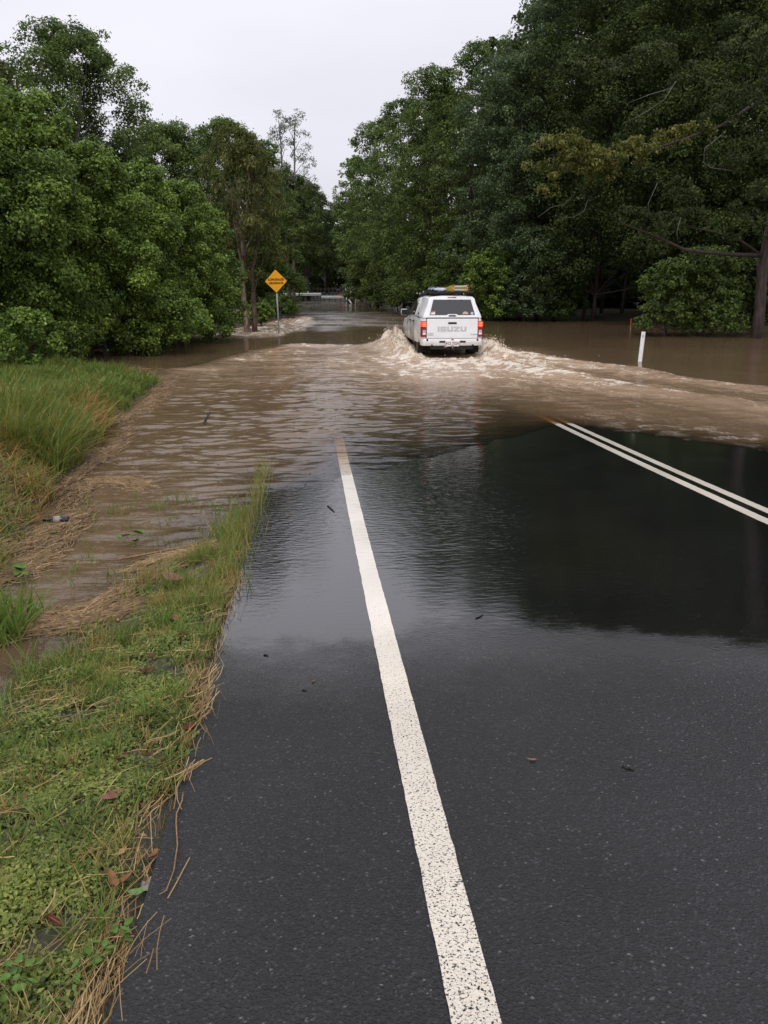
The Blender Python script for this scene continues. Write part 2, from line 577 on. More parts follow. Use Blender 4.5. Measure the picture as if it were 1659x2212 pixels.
def road_attrs(X, Y, Z):
    d = X - Xc(Y)
    # the film's front: nearest on the left and on the far right, pushed up by the wash
    front = 4.0 + .10 * pn(X * .9, Y * 0, 21) + .10 * sst(-.6, 1.0, X) - .36 * sst(.8, 2.6, X)
    wet = np.clip((Y - front + 1.0) / 2.0, 0, 1) * .75 + .25 * sst(-.25, .3, Y - front) * sst(-.5, 2.2, X)
    wet = np.where(X < 2.2, wet + .25 * sst(-.8, 1.2, Y - front) * (1 - sst(-.5, 2.2, X)), wet)
    rip = .25 + .75 * sst(4.6, 7.5, Y) * (1 - sst(1.0, 2.2, X - (Y - 6) * .25)) + .15 * sst(-.5, -1, X)
    return {'wet': wet, 'ripple': rip}


def strip(name, d0, d1, y0, y1, mat, lift=0.0, step=.06, wear=0.0, nd=None, jag=0.0):
    ys = cat(np.arange(y0, min(y1, 14), step), np.arange(min(y1, 14), y1 + .01, .4)) if y1 > 14 else np.arange(y0, y1 + .01, step)
    ds = np.linspace(d0, d1, nd or 3)
    D, Y = np.meshgrid(ds, ys)
    X = Xc(Y) + D
    if jag:
        sgn = np.where(np.abs(D - d0) < 1e-6, -1, 0) + np.where(np.abs(D - d1) < 1e-6, 1, 0)
        X = X + sgn * (pn(Y * 13, D * 3, 31) * .4 + pn(Y * 90, D * 3, 32)) * jag
    Z = road_z(Y, X - Xc(Y)) + lift
    nx, ny = len(ds), len(ys)
    i = np.arange(nx * ny).reshape(ny, nx)
    F = np.stack([i[:-1, :-1].ravel(), i[:-1, 1:].ravel(), i[1:, 1:].ravel(), i[1:, :-1].ravel()], 1)
    at_ = road_attrs(X.ravel(), Y.ravel(), Z.ravel())
    if wear is not None:
        at_['wear'] = np.full(X.size, wear) + .05 * (1 - sst(1.0, 4.5, Y.ravel())) - .08 * sst(3, 7, Y.ravel())
    o = mesh_np(name, np.stack([X.ravel(), Y.ravel(), Z.ravel()], 1), F, mat, None, True, vattr=at_)
    return tag(o, kind='structure')


strip('road', -EDGE, EDGE, -6, 112, M['asphalt'], 0, .1, nd=45)
strip('road_edge_marking', -3.545, -3.42, -4, 90, M['paint'], .004, wear=.02, jag=.003)
strip('road_centre_marking', -.155, -.05, -4, 90, M['paint'], .004, wear=-.03, jag=.003)
strip('road_centre_marking', .05, .155, -4, 90, M['paint'], .004, wear=-.03, jag=.003)

# ------------------------------------------------------------------ flood water
UX, UY, UA = 1.98, 24.75, R(4.9)


def ulocal(x, y):
    dx, dy = x - UX, y - UY
    return dx * math.cos(UA) + dy * math.sin(UA), -dx * math.sin(UA) + dy * math.cos(UA)


WLX = [4, 14, 20.7, 26.3, 29.0, 29.8, 30.5]
WLV = [-5.6, -5.6, -5.2, -4.0, -3.2, 1.0, 9]


def water_fields(X, Y):
    lx, ly = ulocal(X, Y)
    n1 = fbm(X * .9, Y * .9, 40, 3)
    back = np.clip(3.2 - ly, 0, None)
    # right-hand wake: crests that run back and out from the bow
    s = lx - 1.0 - .36 * back + .35 * pn(X * .5, Y * .5, 41)
    dec = np.exp(-back / 11.0)
    def crest(q, w): return np.where(q > 0, np.exp(-(q / (w * .45)) ** 2), np.exp(-(q / (w * 1.6)) ** 2))
    on = sst(0, 1.2, back)
    wr = (crest(s, .34) * .15 + crest(s + 2.3, .34) * .22 * sst(3, 5, back) + crest(s + 4.2, .4) * .06 * sst(6, 9, back)) * dec * on * sst(.2, 1.0, lx)
    along = sst(1.5, 4, back) * dec * sst(.2, 1.0, lx)
    wr = wr + along * sst(.2, -.4, s) * (np.sin((s + .25 * pn(X * .9, Y * .9, 45)) * 2 * math.pi / .85) * .020 * np.clip(pn(s * .5, back * .35, 46) + .5, 0, 1.3) + .030 * fbm(s * 2.6, back * .9, 47, 4, .6))
    inr = sst(.25, -.25, s) * sst(-.1, .6, lx) * sst(0, 1.2, back)
    # left-hand wash: bounded by a front that has run out sideways
    lb = np.interp(Y, WLX, WLV)
    sl = lb - X + .5 * pn(X * .35, Y * .6, 43)
    inl = sst(.3, -.5, sl) * sst(30.0, 29.2, Y + .25 * pn(X * .8, Y * .3, 44)) * sst(.6, -.1, lx)
    wash = np.clip(inr + inl, 0, 1)
    wl = crest(sl, .5) * .05 * sst(12, 20, Y) * sst(30, 28, Y) * sst(0, -1, lx)
    frontl = np.exp(-((Y - 28.6 - .3 * pn(X * .8, Y * .3, 44)) / .45) ** 2) * .07 * sst(-4.4, -3, X) * sst(.2, -1, lx)
    # churned water by the vehicle
    side = np.abs(lx)
    churn = np.exp(-((side - 1.25) / .42) ** 2) * sst(-1.6, .2, ly) * sst(6.3, 4.2, ly)
    tail = sst(2.3, 1.0, side) * sst(-6.5, -.5, ly) * sst(.6, -.1, ly)
    lft = np.where(lx < 0, 1.25, .7)
    bowl = np.exp(-((side - 1.35) / .5) ** 2 - ((ly - 4.0) / 1.2) ** 2) * lft
    bowr = np.exp(-((side - 1.36) / .30) ** 2 - ((ly - 1.0) / .9) ** 2)
    rough_n = fbm(X * 2.2, Y * 2.2, 50, 4, .55)
    ridged = 1 - np.abs(fbm(X * 1.6, Y * 1.6, 57, 3, .55)) * 1.6
    fine = 1 - np.abs(fbm(X * 3.6, Y * 3.2, 53, 3, .6)) * 1.5
    hv = churn * (.06 + .06 * rough_n + .05 * fine) + bowl * (.22 + .13 * rough_n + .10 * fine) + bowr * (.15 + .10 * rough_n + .08 * fine) \
        + tail * (.015 + .055 * rough_n) + tail * .03 * fine * sst(-5, -1, ly) - np.exp(-(lx / .95) ** 4 - ((ly + .1) / .75) ** 2) * .13
    # torrent that crosses the verge by the warning sign
    tx0 = np.interp(Y, [30, 34, 37, 44, 50, 56], [-13, -10, -8.0, -6.7, -6.2, -6.5])
    tx1 = np.interp(Y, [30, 34, 37, 44, 50, 56], [-6.0, -4.3, -3.7, -3.6, -4.2, -5.3])
    tor = sst(-.8, .6, X - tx0) * sst(.25, -.25, X - tx1 + .3 * pn(Y * .7, X * .4, 61)) * sst(31, 34.5, Y) * sst(57, 50, Y)
    ht = tor * (.05 + .05 * rough_n + .03 * fine) - .10 * sst(.2, -1.2, X - tx1) * sst(33, 36, Y) * sst(60, 52, Y)
    # wavelets
    rho = np.sqrt((X - 2.4) ** 2 + (Y - 27) ** 2)
    warp = .9 * pn(X * .55, Y * .55, 70) + .35 * pn(X * 1.7, Y * 1.7, 71)
    amp = (wash * sst(27, 14, Y) * .7 + .30 * sst(24, 8, Y)) * sst(4.6, .8, X - (Y - 9) * .26) * (1 - .72 * sst(-1.5, -2.4, X + (Y - 8) * .12) * sst(11, 8, Y))
    gust = .45 + .8 * np.clip(pn(X * .8, Y * .8, 72) + .4, 0, 1.4)
    rip = (np.sin((rho + warp * .32) * 2 * math.pi / .70) * .0075 + np.sin((rho * .93 + .2 * X + warp * .5) * 2 * math.pi / .33) * .0028) * gust
    rip = rip * .75 + fbm(X * 1.3, Y * 2.6, 75, 2, .45) * .0115 + fbm(X * 2.7 + warp, Y * 6.2 - .8 * X, 76, 3, .5) * .0135 * (.45 + .75 * gust)
    dl = X - Xc(Y)
    ovr = sst(36, 43, Y + 2.5 * pn(X * .4, Y * .12, 83)) * sst(72, 56, Y) * sst(-5.2, -4.2, dl) * sst(4.5, .5, dl) * np.clip(.8 + .6 * fbm(X * .3, Y * .5, 84, 3), .1, 1.15)
    ovr = ovr + .55 * sst(66, 74, Y) * sst(88, 82, Y) * sst(-6, -4, dl) * sst(5, 3, dl) * sst(-.05, .35, fbm(X * .12, Y * .45, 85, 3))
    calm = fbm(X * .9, Y * 2.6, 80, 3) * (.004 + .030 * ovr)
    wob = wash * fbm(X * 1.2, Y * 2.0, 82, 3, .5) * .016 * sst(10, 16, Y)
    h = wr + wl + frontl + hv + ht + rip * amp + calm + wob + .006 * np.sin(Y * .9 + warp * 2 + X * .25) * sst(60, 30, Y) * (1 - wash * .5)
    # thin water at the edge lies flat on the road
    g = ground(X, Y)
    d = X - Xc(Y)
    g = np.where(np.abs(d) < EDGE, road_z(Y, d), g)
    still = np.clip(-g, 0, 1)
    h = h * (.25 + .75 * sst(0, .10, still))
    # aerated foam
    f1 = fbm(X * 3.0, Y * 3.0, 90, 4, .6)
    streak = np.where(lx > .4, fbm(s * 2.6, back * .8, 95, 4, .62), fbm(lx * 2.4, ly * .9, 95, 4, .6))
    foam = churn * sst(-.25, .5, f1) * .75 + bowl * 1.0 * sst(-.5, .3, f1) + bowr * .9 * sst(-.5, .3, f1)
    foam = foam + sst(2.8, 1.6, side) * sst(-8.5, -1.2, ly) * sst(.8, -.2, ly) * (.2 + .8 * sst(-.15, .4, f1))
    foam = foam + (crest(s - .03, .26) * .95 * dec + crest(s + 2.27, .26) * .95 * dec * sst(3, 5, back)) * on * sst(.3, 1, lx) * sst(-.7, .25, f1) * 1.15
    band = .30 + .80 * np.exp(-((s + .35) / .55) ** 2) + .80 * np.exp(-((s + 2.75) / .75) ** 2) * sst(3, 5, back) + .25 * sst(.0, .5, streak)
    aer = np.clip(inr * np.exp(-back / 18) * np.clip(band, 0, 1.1) + sst(4.2, .5, side) * sst(-11, -1, ly) * sst(5, 2, ly) + inl * sst(14, 25, Y) * (.45 + .4 * sst(-.3, .4, fbm(X * .5, Y * .7, 62, 3))) + tor * .8, 0, 1)
    foam = foam + aer * sst(.05, .60, ridged * .35 + streak * .75) * .62 * sst(11, 16, Y)
    foam = foam + tor * (.04 + .48 * sst(-.1, .5, .6 * f1 + .6 * fbm(X * 1.4, Y * .8, 97, 3)))
    foam = foam + frontl * 6 * sst(-.1, .4, f1)
    for r0_, a_ in ((3.6, .5), (5.2, .42), (7.4, .36), (9.6, .26)):
        foam = foam + wash * a_ * np.exp(-((rho - r0_ - .55 * warp) / .22) ** 2) * sst(-.15, .45, f1 + .4 * pn(X * .6, Y * .6, 63)) * sst(2.6, 1.0, lx)
    scum_glint = sst(.30, .5, fbm(X * 5, Y * 9, 98, 3, .6)) * .35 * sst(-1.2, -2.4, X - (8 - Y) * .02) * sst(14, 10, Y)  # floating scum; also paints the ditch water's small glints as pale flecks
    front_r = np.exp(-((still - .03) / .03) ** 2) * sst(2.6, 3.6, X) * sst(16, 12, Y) * sst(-.1, .4, f1) * .55
    foam = np.clip(foam + scum_glint + front_r, 0, 1)
    depth = np.clip(h - g, 0, 2)
    # how much silt the water here carries: clear where rain spreads over the bitumen, thick in the flood
    silt = .16 + .5 * sst(9.5, 15, Y) + (.55 + 1.6 * sst(12.3, 14.4, Y)) * sst(.0, 1.0, X - 2.0 - .15 * n1) + .75 * sst(-.5, -1.3, X) + aer * .8 * sst(12, 17, Y) + sst(15, 20, Y)
    # threads of silt drawn out along the current
    silt = silt * (.7 + .6 * sst(-.3, .4, fbm(X * .7 + Y * .25, Y * 1.9, 99, 4, .6)))
    return h, foam, depth, np.clip(silt, .06, 3.2), aer, np.clip(ovr + .5 * tor, 0, 1)


def water_mat():
    m, n, l, b = new_mat('flood_water')
    n.remove(b)
    tc = n.new('ShaderNodeTexCoord')
    fa = n.new('ShaderNodeAttribute'); fa.attribute_name = 'foam'
    oa = n.new('ShaderNodeAttribute'); oa.attribute_name = 'opacity'
    wa = n.new('ShaderNodeAttribute'); wa.attribute_name = 'wash'
    # foam break-up
    nz = n.new('ShaderNodeTexNoise'); nz.inputs['Scale'].default_value = 17; nz.inputs['Detail'].default_value = 7
    nz.inputs['Roughness'].default_value = .65
    mp0 = n.new('ShaderNodeMapping'); mp0.inputs['Scale'].default_value = (1, .55, 1)
    l.new(tc.outputs['Object'], mp0.inputs['Vector']); l.new(mp0.outputs['Vector'], nz.inputs['Vector'])
    f2 = n.new('ShaderNodeMath'); f2.operation = 'ADD'
    nzr = n.new('ShaderNodeMapRange'); nzr.inputs['From Min'].default_value = .3; nzr.inputs['From Max'].default_value = .7
    nzr.inputs['To Min'].default_value = -.34; nzr.inputs['To Max'].default_value = .34
    l.new(nz.outputs['Fac'], nzr.inputs['Value'])
    l.new(fa.outputs['Fac'], f2.inputs[0]); l.new(nzr.outputs['Result'], f2.inputs[1])
    fr = n.new('ShaderNodeMapRange'); fr.inputs['From Min'].default_value = .20; fr.inputs['From Max'].default_value = 1.05
    l.new(f2.outputs[0], fr.inputs['Value'])
    mud = n.new('ShaderNodeMixRGB')
    mud.inputs['Color1'].default_value = (.128, .084, .048, 1)
    mud.inputs['Color2'].default_value = (.40, .28, .185, 1)
    l.new(wa.outputs['Fac'], mud.inputs['Fac'])
    mxc = n.new('ShaderNodeMixRGB')
    fcr = n.new('ShaderNodeValToRGB')
    fcr.color_ramp.elements[0].position = .15; fcr.color_ramp.elements[0].color = (.46, .32, .18, 1)
    fcr.color_ramp.elements[1].position = .8; fcr.color_ramp.elements[1].color = (.80, .70, .56, 1)
    l.new(fr.outputs['Result'], fcr.inputs['Fac']); l.new(fcr.outputs['Color'], mxc.inputs['Color2'])
    l.new(mud.outputs['Color'], mxc.inputs['Color1']); l.new(fr.outputs['Result'], mxc.inputs['Fac'])
    df = n.new('ShaderNodeBsdfDiffuse'); l.new(mxc.outputs['Color'], df.inputs['Color'])
    tp = n.new('ShaderNodeBsdfTransparent'); tp.inputs['Color'].default_value = (.86, .70, .42, 1)
    tpc = n.new('ShaderNodeMixRGB'); tpc.inputs['Color1'].default_value = (1, 1, 1, 1); tpc.inputs['Color2'].default_value = (.80, .46, .07, 1)
    tpm = n.new('ShaderNodeMath'); tpm.operation = 'MULTIPLY'; tpm.inputs[1].default_value = 2.8; tpm.use_clamp = True
    l.new(oa.outputs['Fac'], tpm.inputs[0]); l.new(tpm.outputs[0], tpc.inputs['Fac']); l.new(tpc.outputs['Color'], tp.inputs['Color'])
    om = n.new('ShaderNodeMath'); om.operation = 'MAXIMUM'
    l.new(oa.outputs['Fac'], om.inputs[0]); l.new(fr.outputs['Result'], om.inputs[1])
    mx = n.new('ShaderNodeMixShader')
    l.new(om.outputs[0], mx.inputs['Fac']); l.new(tp.outputs[0], mx.inputs[1]); l.new(df.outputs[0], mx.inputs[2])
    # surface texture
    mp = n.new('ShaderNodeMapping'); mp.inputs['Scale'].default_value = (5, 13, 1)
    t1 = n.new('ShaderNodeTexNoise'); t1.inputs['Scale'].default_value = 1; t1.inputs['Detail'].default_value = 4
    l.new(tc.outputs['Object'], mp.inputs['Vector']); l.new(mp.outputs['Vector'], t1.inputs['Vector'])
    bp = n.new('ShaderNodeBump'); bp.inputs['Distance'].default_value = .030
    bs = n.new('ShaderNodeMapRange'); bs.inputs['To Min'].default_value = .16; bs.inputs['To Max'].default_value = .42
    l.new(wa.outputs['Fac'], bs.inputs['Value']); l.new(bs.outputs['Result'], bp.inputs['Strength'])
    l.new(t1.outputs['Fac'], bp.inputs['Height'])
    bp2 = n.new('ShaderNodeBump'); bp2.inputs['Distance'].default_value = .045; bp2.inputs['Strength'].default_value = .9
    fm = n.new('ShaderNodeMath'); fm.operation = 'MULTIPLY'
    l.new(fr.outputs['Result'], fm.inputs[0]); l.new(nz.outputs['Fac'], fm.inputs[1])
    l.new(fm.outputs[0], bp2.inputs['Height']); l.new(bp.outputs['Normal'], bp2.inputs['Normal'])
    l.new(bp2.outputs['Normal'], df.inputs['Normal'])
    gl = n.new('ShaderNodeBsdfGlossy')
    gr = n.new('ShaderNodeMapRange'); gr.inputs['To Min'].default_value = .04; gr.inputs['To Max'].default_value = .45
    ba = n.new('ShaderNodeAttribute'); ba.attribute_name = 'broken'
    bm_ = n.new('ShaderNodeMath'); bm_.operation = 'MULTIPLY_ADD'; bm_.inputs[1].default_value = .24
    l.new(fr.outputs['Result'], gr.inputs['Value']); l.new(ba.outputs['Fac'], bm_.inputs[0]); l.new(gr.outputs['Result'], bm_.inputs[2])
    l.new(bm_.outputs[0], gl.inputs['Roughness'])
    l.new(bp2.outputs['Normal'], gl.inputs['Normal'])
    fz = n.new('ShaderNodeFresnel'); fz.inputs['IOR'].default_value = 1.33
    l.new(bp2.outputs['Normal'], fz.inputs['Normal'])
    mx2 = n.new('ShaderNodeMixShader')
    l.new(fz.outputs[0], mx2.inputs['Fac']); l.new(mx.outputs[0], mx2.inputs[1]); l.new(gl.outputs[0], mx2.inputs[2])
    l.new(mx2.outputs[0], n['Material Output'].inputs['Surface'])
    return m


wx = cat(np.linspace(-70, -16, 19), np.arange(-16, -6.5, .16), np.arange(-6.5, 8, .05), np.arange(8, 18, .16), np.linspace(18, 70, 18))
wy = cat(np.arange(2.6, 6, .06), np.arange(6, 31, .05), np.arange(31, 58, .14), np.arange(58, 100, .5))
X_, Y_ = np.meshgrid(wx, wy)
wh, wf, wd, ws, ww, wo = water_fields(X_.ravel(), Y_.ravel())
i_ = np.arange(X_.size).reshape(X_.shape)
F_ = np.stack([i_[:-1, :-1].ravel(), i_[:-1, 1:].ravel(), i_[1:, 1:].ravel(), i_[1:, :-1].ravel()], 1)
F_ = F_[(wd[F_] > 0).any(1)]
M['water'] = water_mat()
tag(mesh_np('water', np.stack([X_.ravel(), Y_.ravel(), wh], 1), F_, M['water'], None, True,
            vattr={'foam': wf, 'opacity': 1 - np.exp(-wd * 26 * ws), 'wash': ww, 'broken': wo}), kind='structure')


# flung drops and shreds of spray beside the vehicle
rng = np.random.default_rng(77)
SP, SR = [], []
for cx, cy, sx, sy, hz, n_ in ((-1.30, 4.0, .32, .8, .30, 1500), (-1.3, 2.4, .25, 1.2, .14, 500), (1.42, 1.0, .22, .6, .26, 900), (-1.25, .8, .22, .5, .16, 500), (0, -1.3, 1.3, .8, .06, 700), (1.9, -1.2, .5, 1.2, .07, 500)):
    lx_ = cx + rng.normal(size=n_) * sx; ly_ = cy + rng.normal(size=n_) * sy
    X2 = UX + lx_ * math.cos(UA) - ly_ * math.sin(UA); Y2 = UY + lx_ * math.sin(UA) + ly_ * math.cos(UA)
    top = water_fields(X2, Y2)[0]
    keep = (np.abs(lx_) > 1.0) | (ly_ < -.2)
    SP.append(np.stack([X2, Y2, top + rng.exponential(hz * .22, n_) - .01], 1)[keep]); SR.append((.003 + rng.exponential(.0048, n_))[keep])
SP, SR = np.concatenate(SP), np.concatenate(SR)
OV = np.array([(1, 0, 0), (-1, 0, 0), (0, 1, 0), (0, -1, 0), (0, 0, 1), (0, 0, -1)], dtype=float)
OF = np.array([(0, 2, 4), (2, 1, 4), (1, 3, 4), (3, 0, 4), (2, 0, 5), (1, 2, 5), (3, 1, 5), (0, 3, 5)])
st_ = rng.uniform(.6, 1.7, (len(SP), 1, 3))
V = (SP[:, None, :] + OV[None] * SR[:, None, None] * st_).reshape(-1, 3)
F = (np.arange(len(SP))[:, None, None] * 6 + OF[None]).reshape(-1, 3)
M['spray'] = plain('spray', (.70, .58, .43), .25, .5)
tag(mesh_np('spray', V, F, M['spray'], None, True), 'muddy spray drops flung up round the truck wheels', 'spray', kind='stuff')

# ------------------------------------------------------------------ trees
def unit(v): return v / np.maximum(np.linalg.norm(v, axis=-1, keepdims=True), 1e-9)


def leaf_quads(P, N, rng, L, W, droop=0.0):
    """rhombus leaves at P facing N"""
    n = len(P)
    t = rng.normal(size=(n, 3)); t[:, 2] -= droop * 2
    t = t - N * (t * N).sum(1, keepdims=True)
    t = unit(t)
    b = np.cross(N, t)
    s = rng.uniform(.65, 1.35, (n, 1))
    Lh, Wh = L * s / 2, W * s / 2
    V = np.stack([P - t * Lh, P + b * Wh - t * Lh * .1, P + t * Lh, P - b * Wh - t * Lh * .1], 1)
    return V.reshape(-1, 3), np.arange(n * 4).reshape(n, 4)


def leaf_mass(lobes, rng, density, L, W, clump=(.26, .42), droop=0.0, flat=.8, away=.45, fill=1.0, tint0=0.0, sparse=0.0, low_cut=-.5):
    """lobes [(centre, radius)] -> leaf quads on clumps that sit on the lobes' outsides; density = leaves per m2 of clump"""
    PP, NN, TT = [], [], []
    for c, r in lobes:
        c = np.array(c)
        nc = max(6, int(16 * fill))
        D = unit(rng.normal(size=(nc * 3, 3)) + np.array([0, 0, .25]))
        D = D[D[:, 2] > low_cut][:nc]
        if away < 1:
            keep = (D[:, 1] < .35) | (rng.random(len(D)) < away)
            D = D[keep]
        for d in D:
            if sparse and rng.random() < sparse: continue
            rc = r * rng.uniform(*clump)
            cc = c + d * r * rng.uniform(.70, 1.02) * np.array([1, 1, .9])
            n = int(density * 6 * rc * rc * rng.uniform(.7, 1.2)) + 5
            dd = unit(rng.normal(size=(n, 3)) + .55 * d + np.array([0, 0, .45]))
            rad = rc * (1 - .65 * rng.random((n, 1)) ** 2.2) * (1 + .22 * rng.normal(size=(n, 1)) * .6)
            rad = np.where(rng.random((n, 1)) < .08, rad * rng.uniform(1.15, 1.6, (n, 1)), rad)
            p = cc + dd * rad * np.array([1.1, 1.1, flat])
            nn = unit(dd * .75 + np.array([0, 0, .5]) + rng.normal(size=(n, 3)) * .55)
            ct = rng.normal() * .13
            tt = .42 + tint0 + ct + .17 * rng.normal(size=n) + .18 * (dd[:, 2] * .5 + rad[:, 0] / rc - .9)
            PP.append(p); NN.append(nn); TT.append(tt)
    P = np.concatenate(PP); N = np.concatenate(NN); T = np.clip(np.concatenate(TT), 0, 1)
    V, F = leaf_quads(P, N, rng, L, W, droop)
    return V, F, T


def crown_lobes(rng, h, zb, r, n, top=.75, low=.8, squash=1.0):
    """lobe centres for a crown that fills zb..h, widest radius r"""
    out = []
    ga = rng.uniform(0, 6.28)
    for i in range(n):
        t = (i + .5) / n
        # radius profile: low at the foot, widest at 40 %, dome on top
        prof = low + (1 - low) * math.sin(min(t / .4, 1) * math.pi / 2) if t < .4 else math.sqrt(max(0, 1 - ((t - .4) / .68) ** 2)) * (1 - top) + top * math.cos((t - .4) / .68 * math.pi / 2)
        prof = max(prof, .12)
        rl = r * rng.uniform(.34, .5) * (.65 + .45 * prof) * squash
        rad = max(0, r * prof - rl * .75) * rng.uniform(.8, 1.05)
        a = ga + i * 2.399963 + rng.normal() * .25
        z = zb + (h - zb) * t
        z = min(max(z, zb + rl * .55), h - rl * .9)
        out.append(((rad * math.cos(a), rad * math.sin(a), z), rl))
    out.append(((rng.normal() * r * .12, rng.normal() * r * .12, h - r * .36), r * .38))
    return out


def limbs(rng, base, h, lobes, tr, frac=.75, n=7, lean=(0, 0), every=1):
    """a tapered trunk and limbs that reach into the lobes"""
    b = MB()
    P, rad = [], []
    k = 7
    wob = rng.normal(size=(k + 1, 2)) * tr * .8
    for i in range(k + 1):
        t = i / k
        P.append((base[0] + lean[0] * t + wob[i][0] * (t > 0), base[1] + lean[1] * t + wob[i][1] * (t > 0), base[2] + (h * frac - base[2]) * t))
        rad.append(tr * (1.35 if i == 0 else 1) * (1 - .72 * t))
    b.tube(P, rad, n)
    for c, r in lobes[::every]:
        i = int(np.clip((c[2] * .62 - base[2]) / max(h * frac - base[2], .1) * k, 1, k - 1))
        s = Vector(P[i]); e = Vector(c)
        m = (s + e) / 2 + Vector((0, 0, .12 * (e - s).length)) + Vector(rng.normal(size=3) * .08 * (e - s).length)
        pts = [s, s.lerp(m, .5) + Vector(rng.normal(size=3) * .05), m, m.lerp(e, .55) + Vector(rng.normal(size=3) * .08), e]
        r0 = rad[i] * rng.uniform(.35, .55)
        b.tube(pts, [r0, r0 * .8, r0 * .6, r0 * .42, r0 * .2], max(4, n - 2), cap=False)
    return b


def tree(label, x, Y, h, r, zb, mat, brk='bark_dark', n=12, density=70, L=.14, W=.07, tr=.16, seed=1, group=None, name='tree', category='tree',
         lean=(0, 0), top=.55, low=.8, squash=1.0, z0=None, trunks=1, **kw):
    rng = np.random.default_rng(seed)
    z0 = float(ground(x, Y)) - .1 if z0 is None else z0
    t = empty(name, (x, Y, z0), 0, label, category, group)
    h, zb = h - z0, zb - z0
    lobes = crown_lobes(rng, h, zb, r, n, top, low, squash)
    lobes = [((c[0] + lean[0] * c[2] / h, c[1] + lean[1] * c[2] / h, c[2]), q) for c, q in lobes]
    if tr:
        for k in range(trunks):
            off = (0, 0) if k == 0 else (rng.uniform(-.5, .5), rng.uniform(-.3, .3))
            limbs(rng, (off[0], off[1], -.3), h, lobes[k::trunks], tr, lean=lean).build('trunk', M[brk], t, True)
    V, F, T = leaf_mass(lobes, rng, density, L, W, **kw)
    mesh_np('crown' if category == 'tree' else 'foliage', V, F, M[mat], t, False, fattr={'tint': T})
    return t


def place(u, v, hw, Y):
    """distance Y: x, top height and half width from the photograph's measures"""
    x, _ = at(u, 600, Y)
    _, h = at(u, v, Y)
    return x, h, hw / FD * Y * 1.04


LEFT = 'trees along the flooded left verge'
RIGHT = 'tall trees along the right bank'
FARL = 'trees behind the left verge'
FARR = 'distant trees at the road bend'
UND = 'shrubs under the right-hand trees'

# --- the bright leafy row on the left
for k, (u, v, hw, Y, lab, sd) in enumerate([
    (-95, 140, 190, 20.5, 'bright green leafy tree cut by the left edge behind the grass bank', 3),
    (48, 190, 140, 22.5, 'bright leafy tree with high rounded top above the grass bank', 5),
    (190, 303, 120, 24.5, 'dense bright green tree dipping its low leaves over the bank end', 7),
    (292, 345, 100, 26.5, 'bright green tree leaning over brown water past the grass bank', 8),
    (378, 388, 92, 29.0, 'leafy green tree second from the paper-barked twin trunk', 11),
    (436, 448, 72, 31.5, 'small bright green tree closest to the twin-trunk tree', 13),
]):
    x, h, r = place(u, v, hw, Y)
    tree(lab, x, Y + r * .5, h, r, .25, 'leaf_bright', n=21, density=420, L=.088, W=.055, tr=.075, seed=sd, group=LEFT,
         name='broadleaf_tree', top=.45, low=.95, trunks=3, fill=1.5, droop=.5, clump=(.24, .44), flat=.85, low_cut=-.8)
x, h, r = place(20, 668, 60, 18.8)
tree('low bright green bush at the far end of the grass bank', x, 19.6, h, r * 1.2, .1, 'leaf_bright', n=9, density=420, L=.088, W=.055, tr=.05,
     seed=17, name='bush', category='bush')
x, h, r = place(338, 600, 60, 26)
tree('low leafy bush hanging over the water under the bright trees', x, 26.0, 1.9, 1.3, .1, 'leaf_bright', n=9, density=420, L=.088, W=.055, tr=.05,
     seed=19, name='bush', category='bush')

# --- dark undergrowth in the shade behind the row
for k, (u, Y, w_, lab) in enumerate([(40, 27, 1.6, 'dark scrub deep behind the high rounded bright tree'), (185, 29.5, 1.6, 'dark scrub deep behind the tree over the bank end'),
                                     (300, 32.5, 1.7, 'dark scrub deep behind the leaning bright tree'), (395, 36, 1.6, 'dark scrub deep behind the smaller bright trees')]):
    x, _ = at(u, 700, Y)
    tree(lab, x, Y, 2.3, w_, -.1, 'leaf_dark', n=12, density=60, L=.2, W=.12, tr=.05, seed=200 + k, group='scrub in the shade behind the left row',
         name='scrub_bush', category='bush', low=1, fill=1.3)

# --- behind the row
x, h, r = place(150, 32, 165, 42)
tree('tall open-topped tree rising above everything on the left', x, 44, h, r, 4, 'leaf_mid', 'bark_grey', n=30, density=105, L=.14, W=.08, tr=.24, seed=23,
     group=FARL, top=.5, low=.9, fill=1.3, clump=(.18, .34), sparse=.1)
x, h, r = place(-20, 88, 130, 43)
tree('tall dark tree at the left edge beside the open-topped tree', x, 46, h, r, 3, 'leaf_olive', 'bark_grey', n=22, density=105, L=.14, W=.08, tr=.24, seed=27,
     group=FARL, fill=1.3, clump=(.2, .36))
for u, v, hw, Y, mat, lab, sd in [
    (262, 318, 110, 44, 'leaf_dark', 'dark shaded tree in the dip right of the tallest left tree', 29),
    (375, 262, 118, 50, 'leaf_mid', 'round dark green tree with flat wide top mid left', 31),
    (478, 254, 106, 53, 'leaf_mid', 'domed tree at the middle of the left skyline', 35),
    (565, 298, 78, 56, 'leaf_mid', 'dark domed tree just left of the thin grey tree', 37),
    (618, 368, 72, 66, 'leaf_mid', 'dark tree at the foot of the thin grey tree', 39),
    (664, 392, 58, 101, 'leaf_dark', 'far tree left of the notch of sky above the road', 41),
]:
    x, h, r = place(u, v, hw, Y)
    tree(lab, x, Y + r * .4, h, r, .6 if Y < 60 else 3.6, mat, n=24, density=130, L=.135, W=.08, tr=.2, seed=sd, group=FARL, top=.6, low=.95, fill=1.4, clump=(.22, .40), low_cut=-.8)

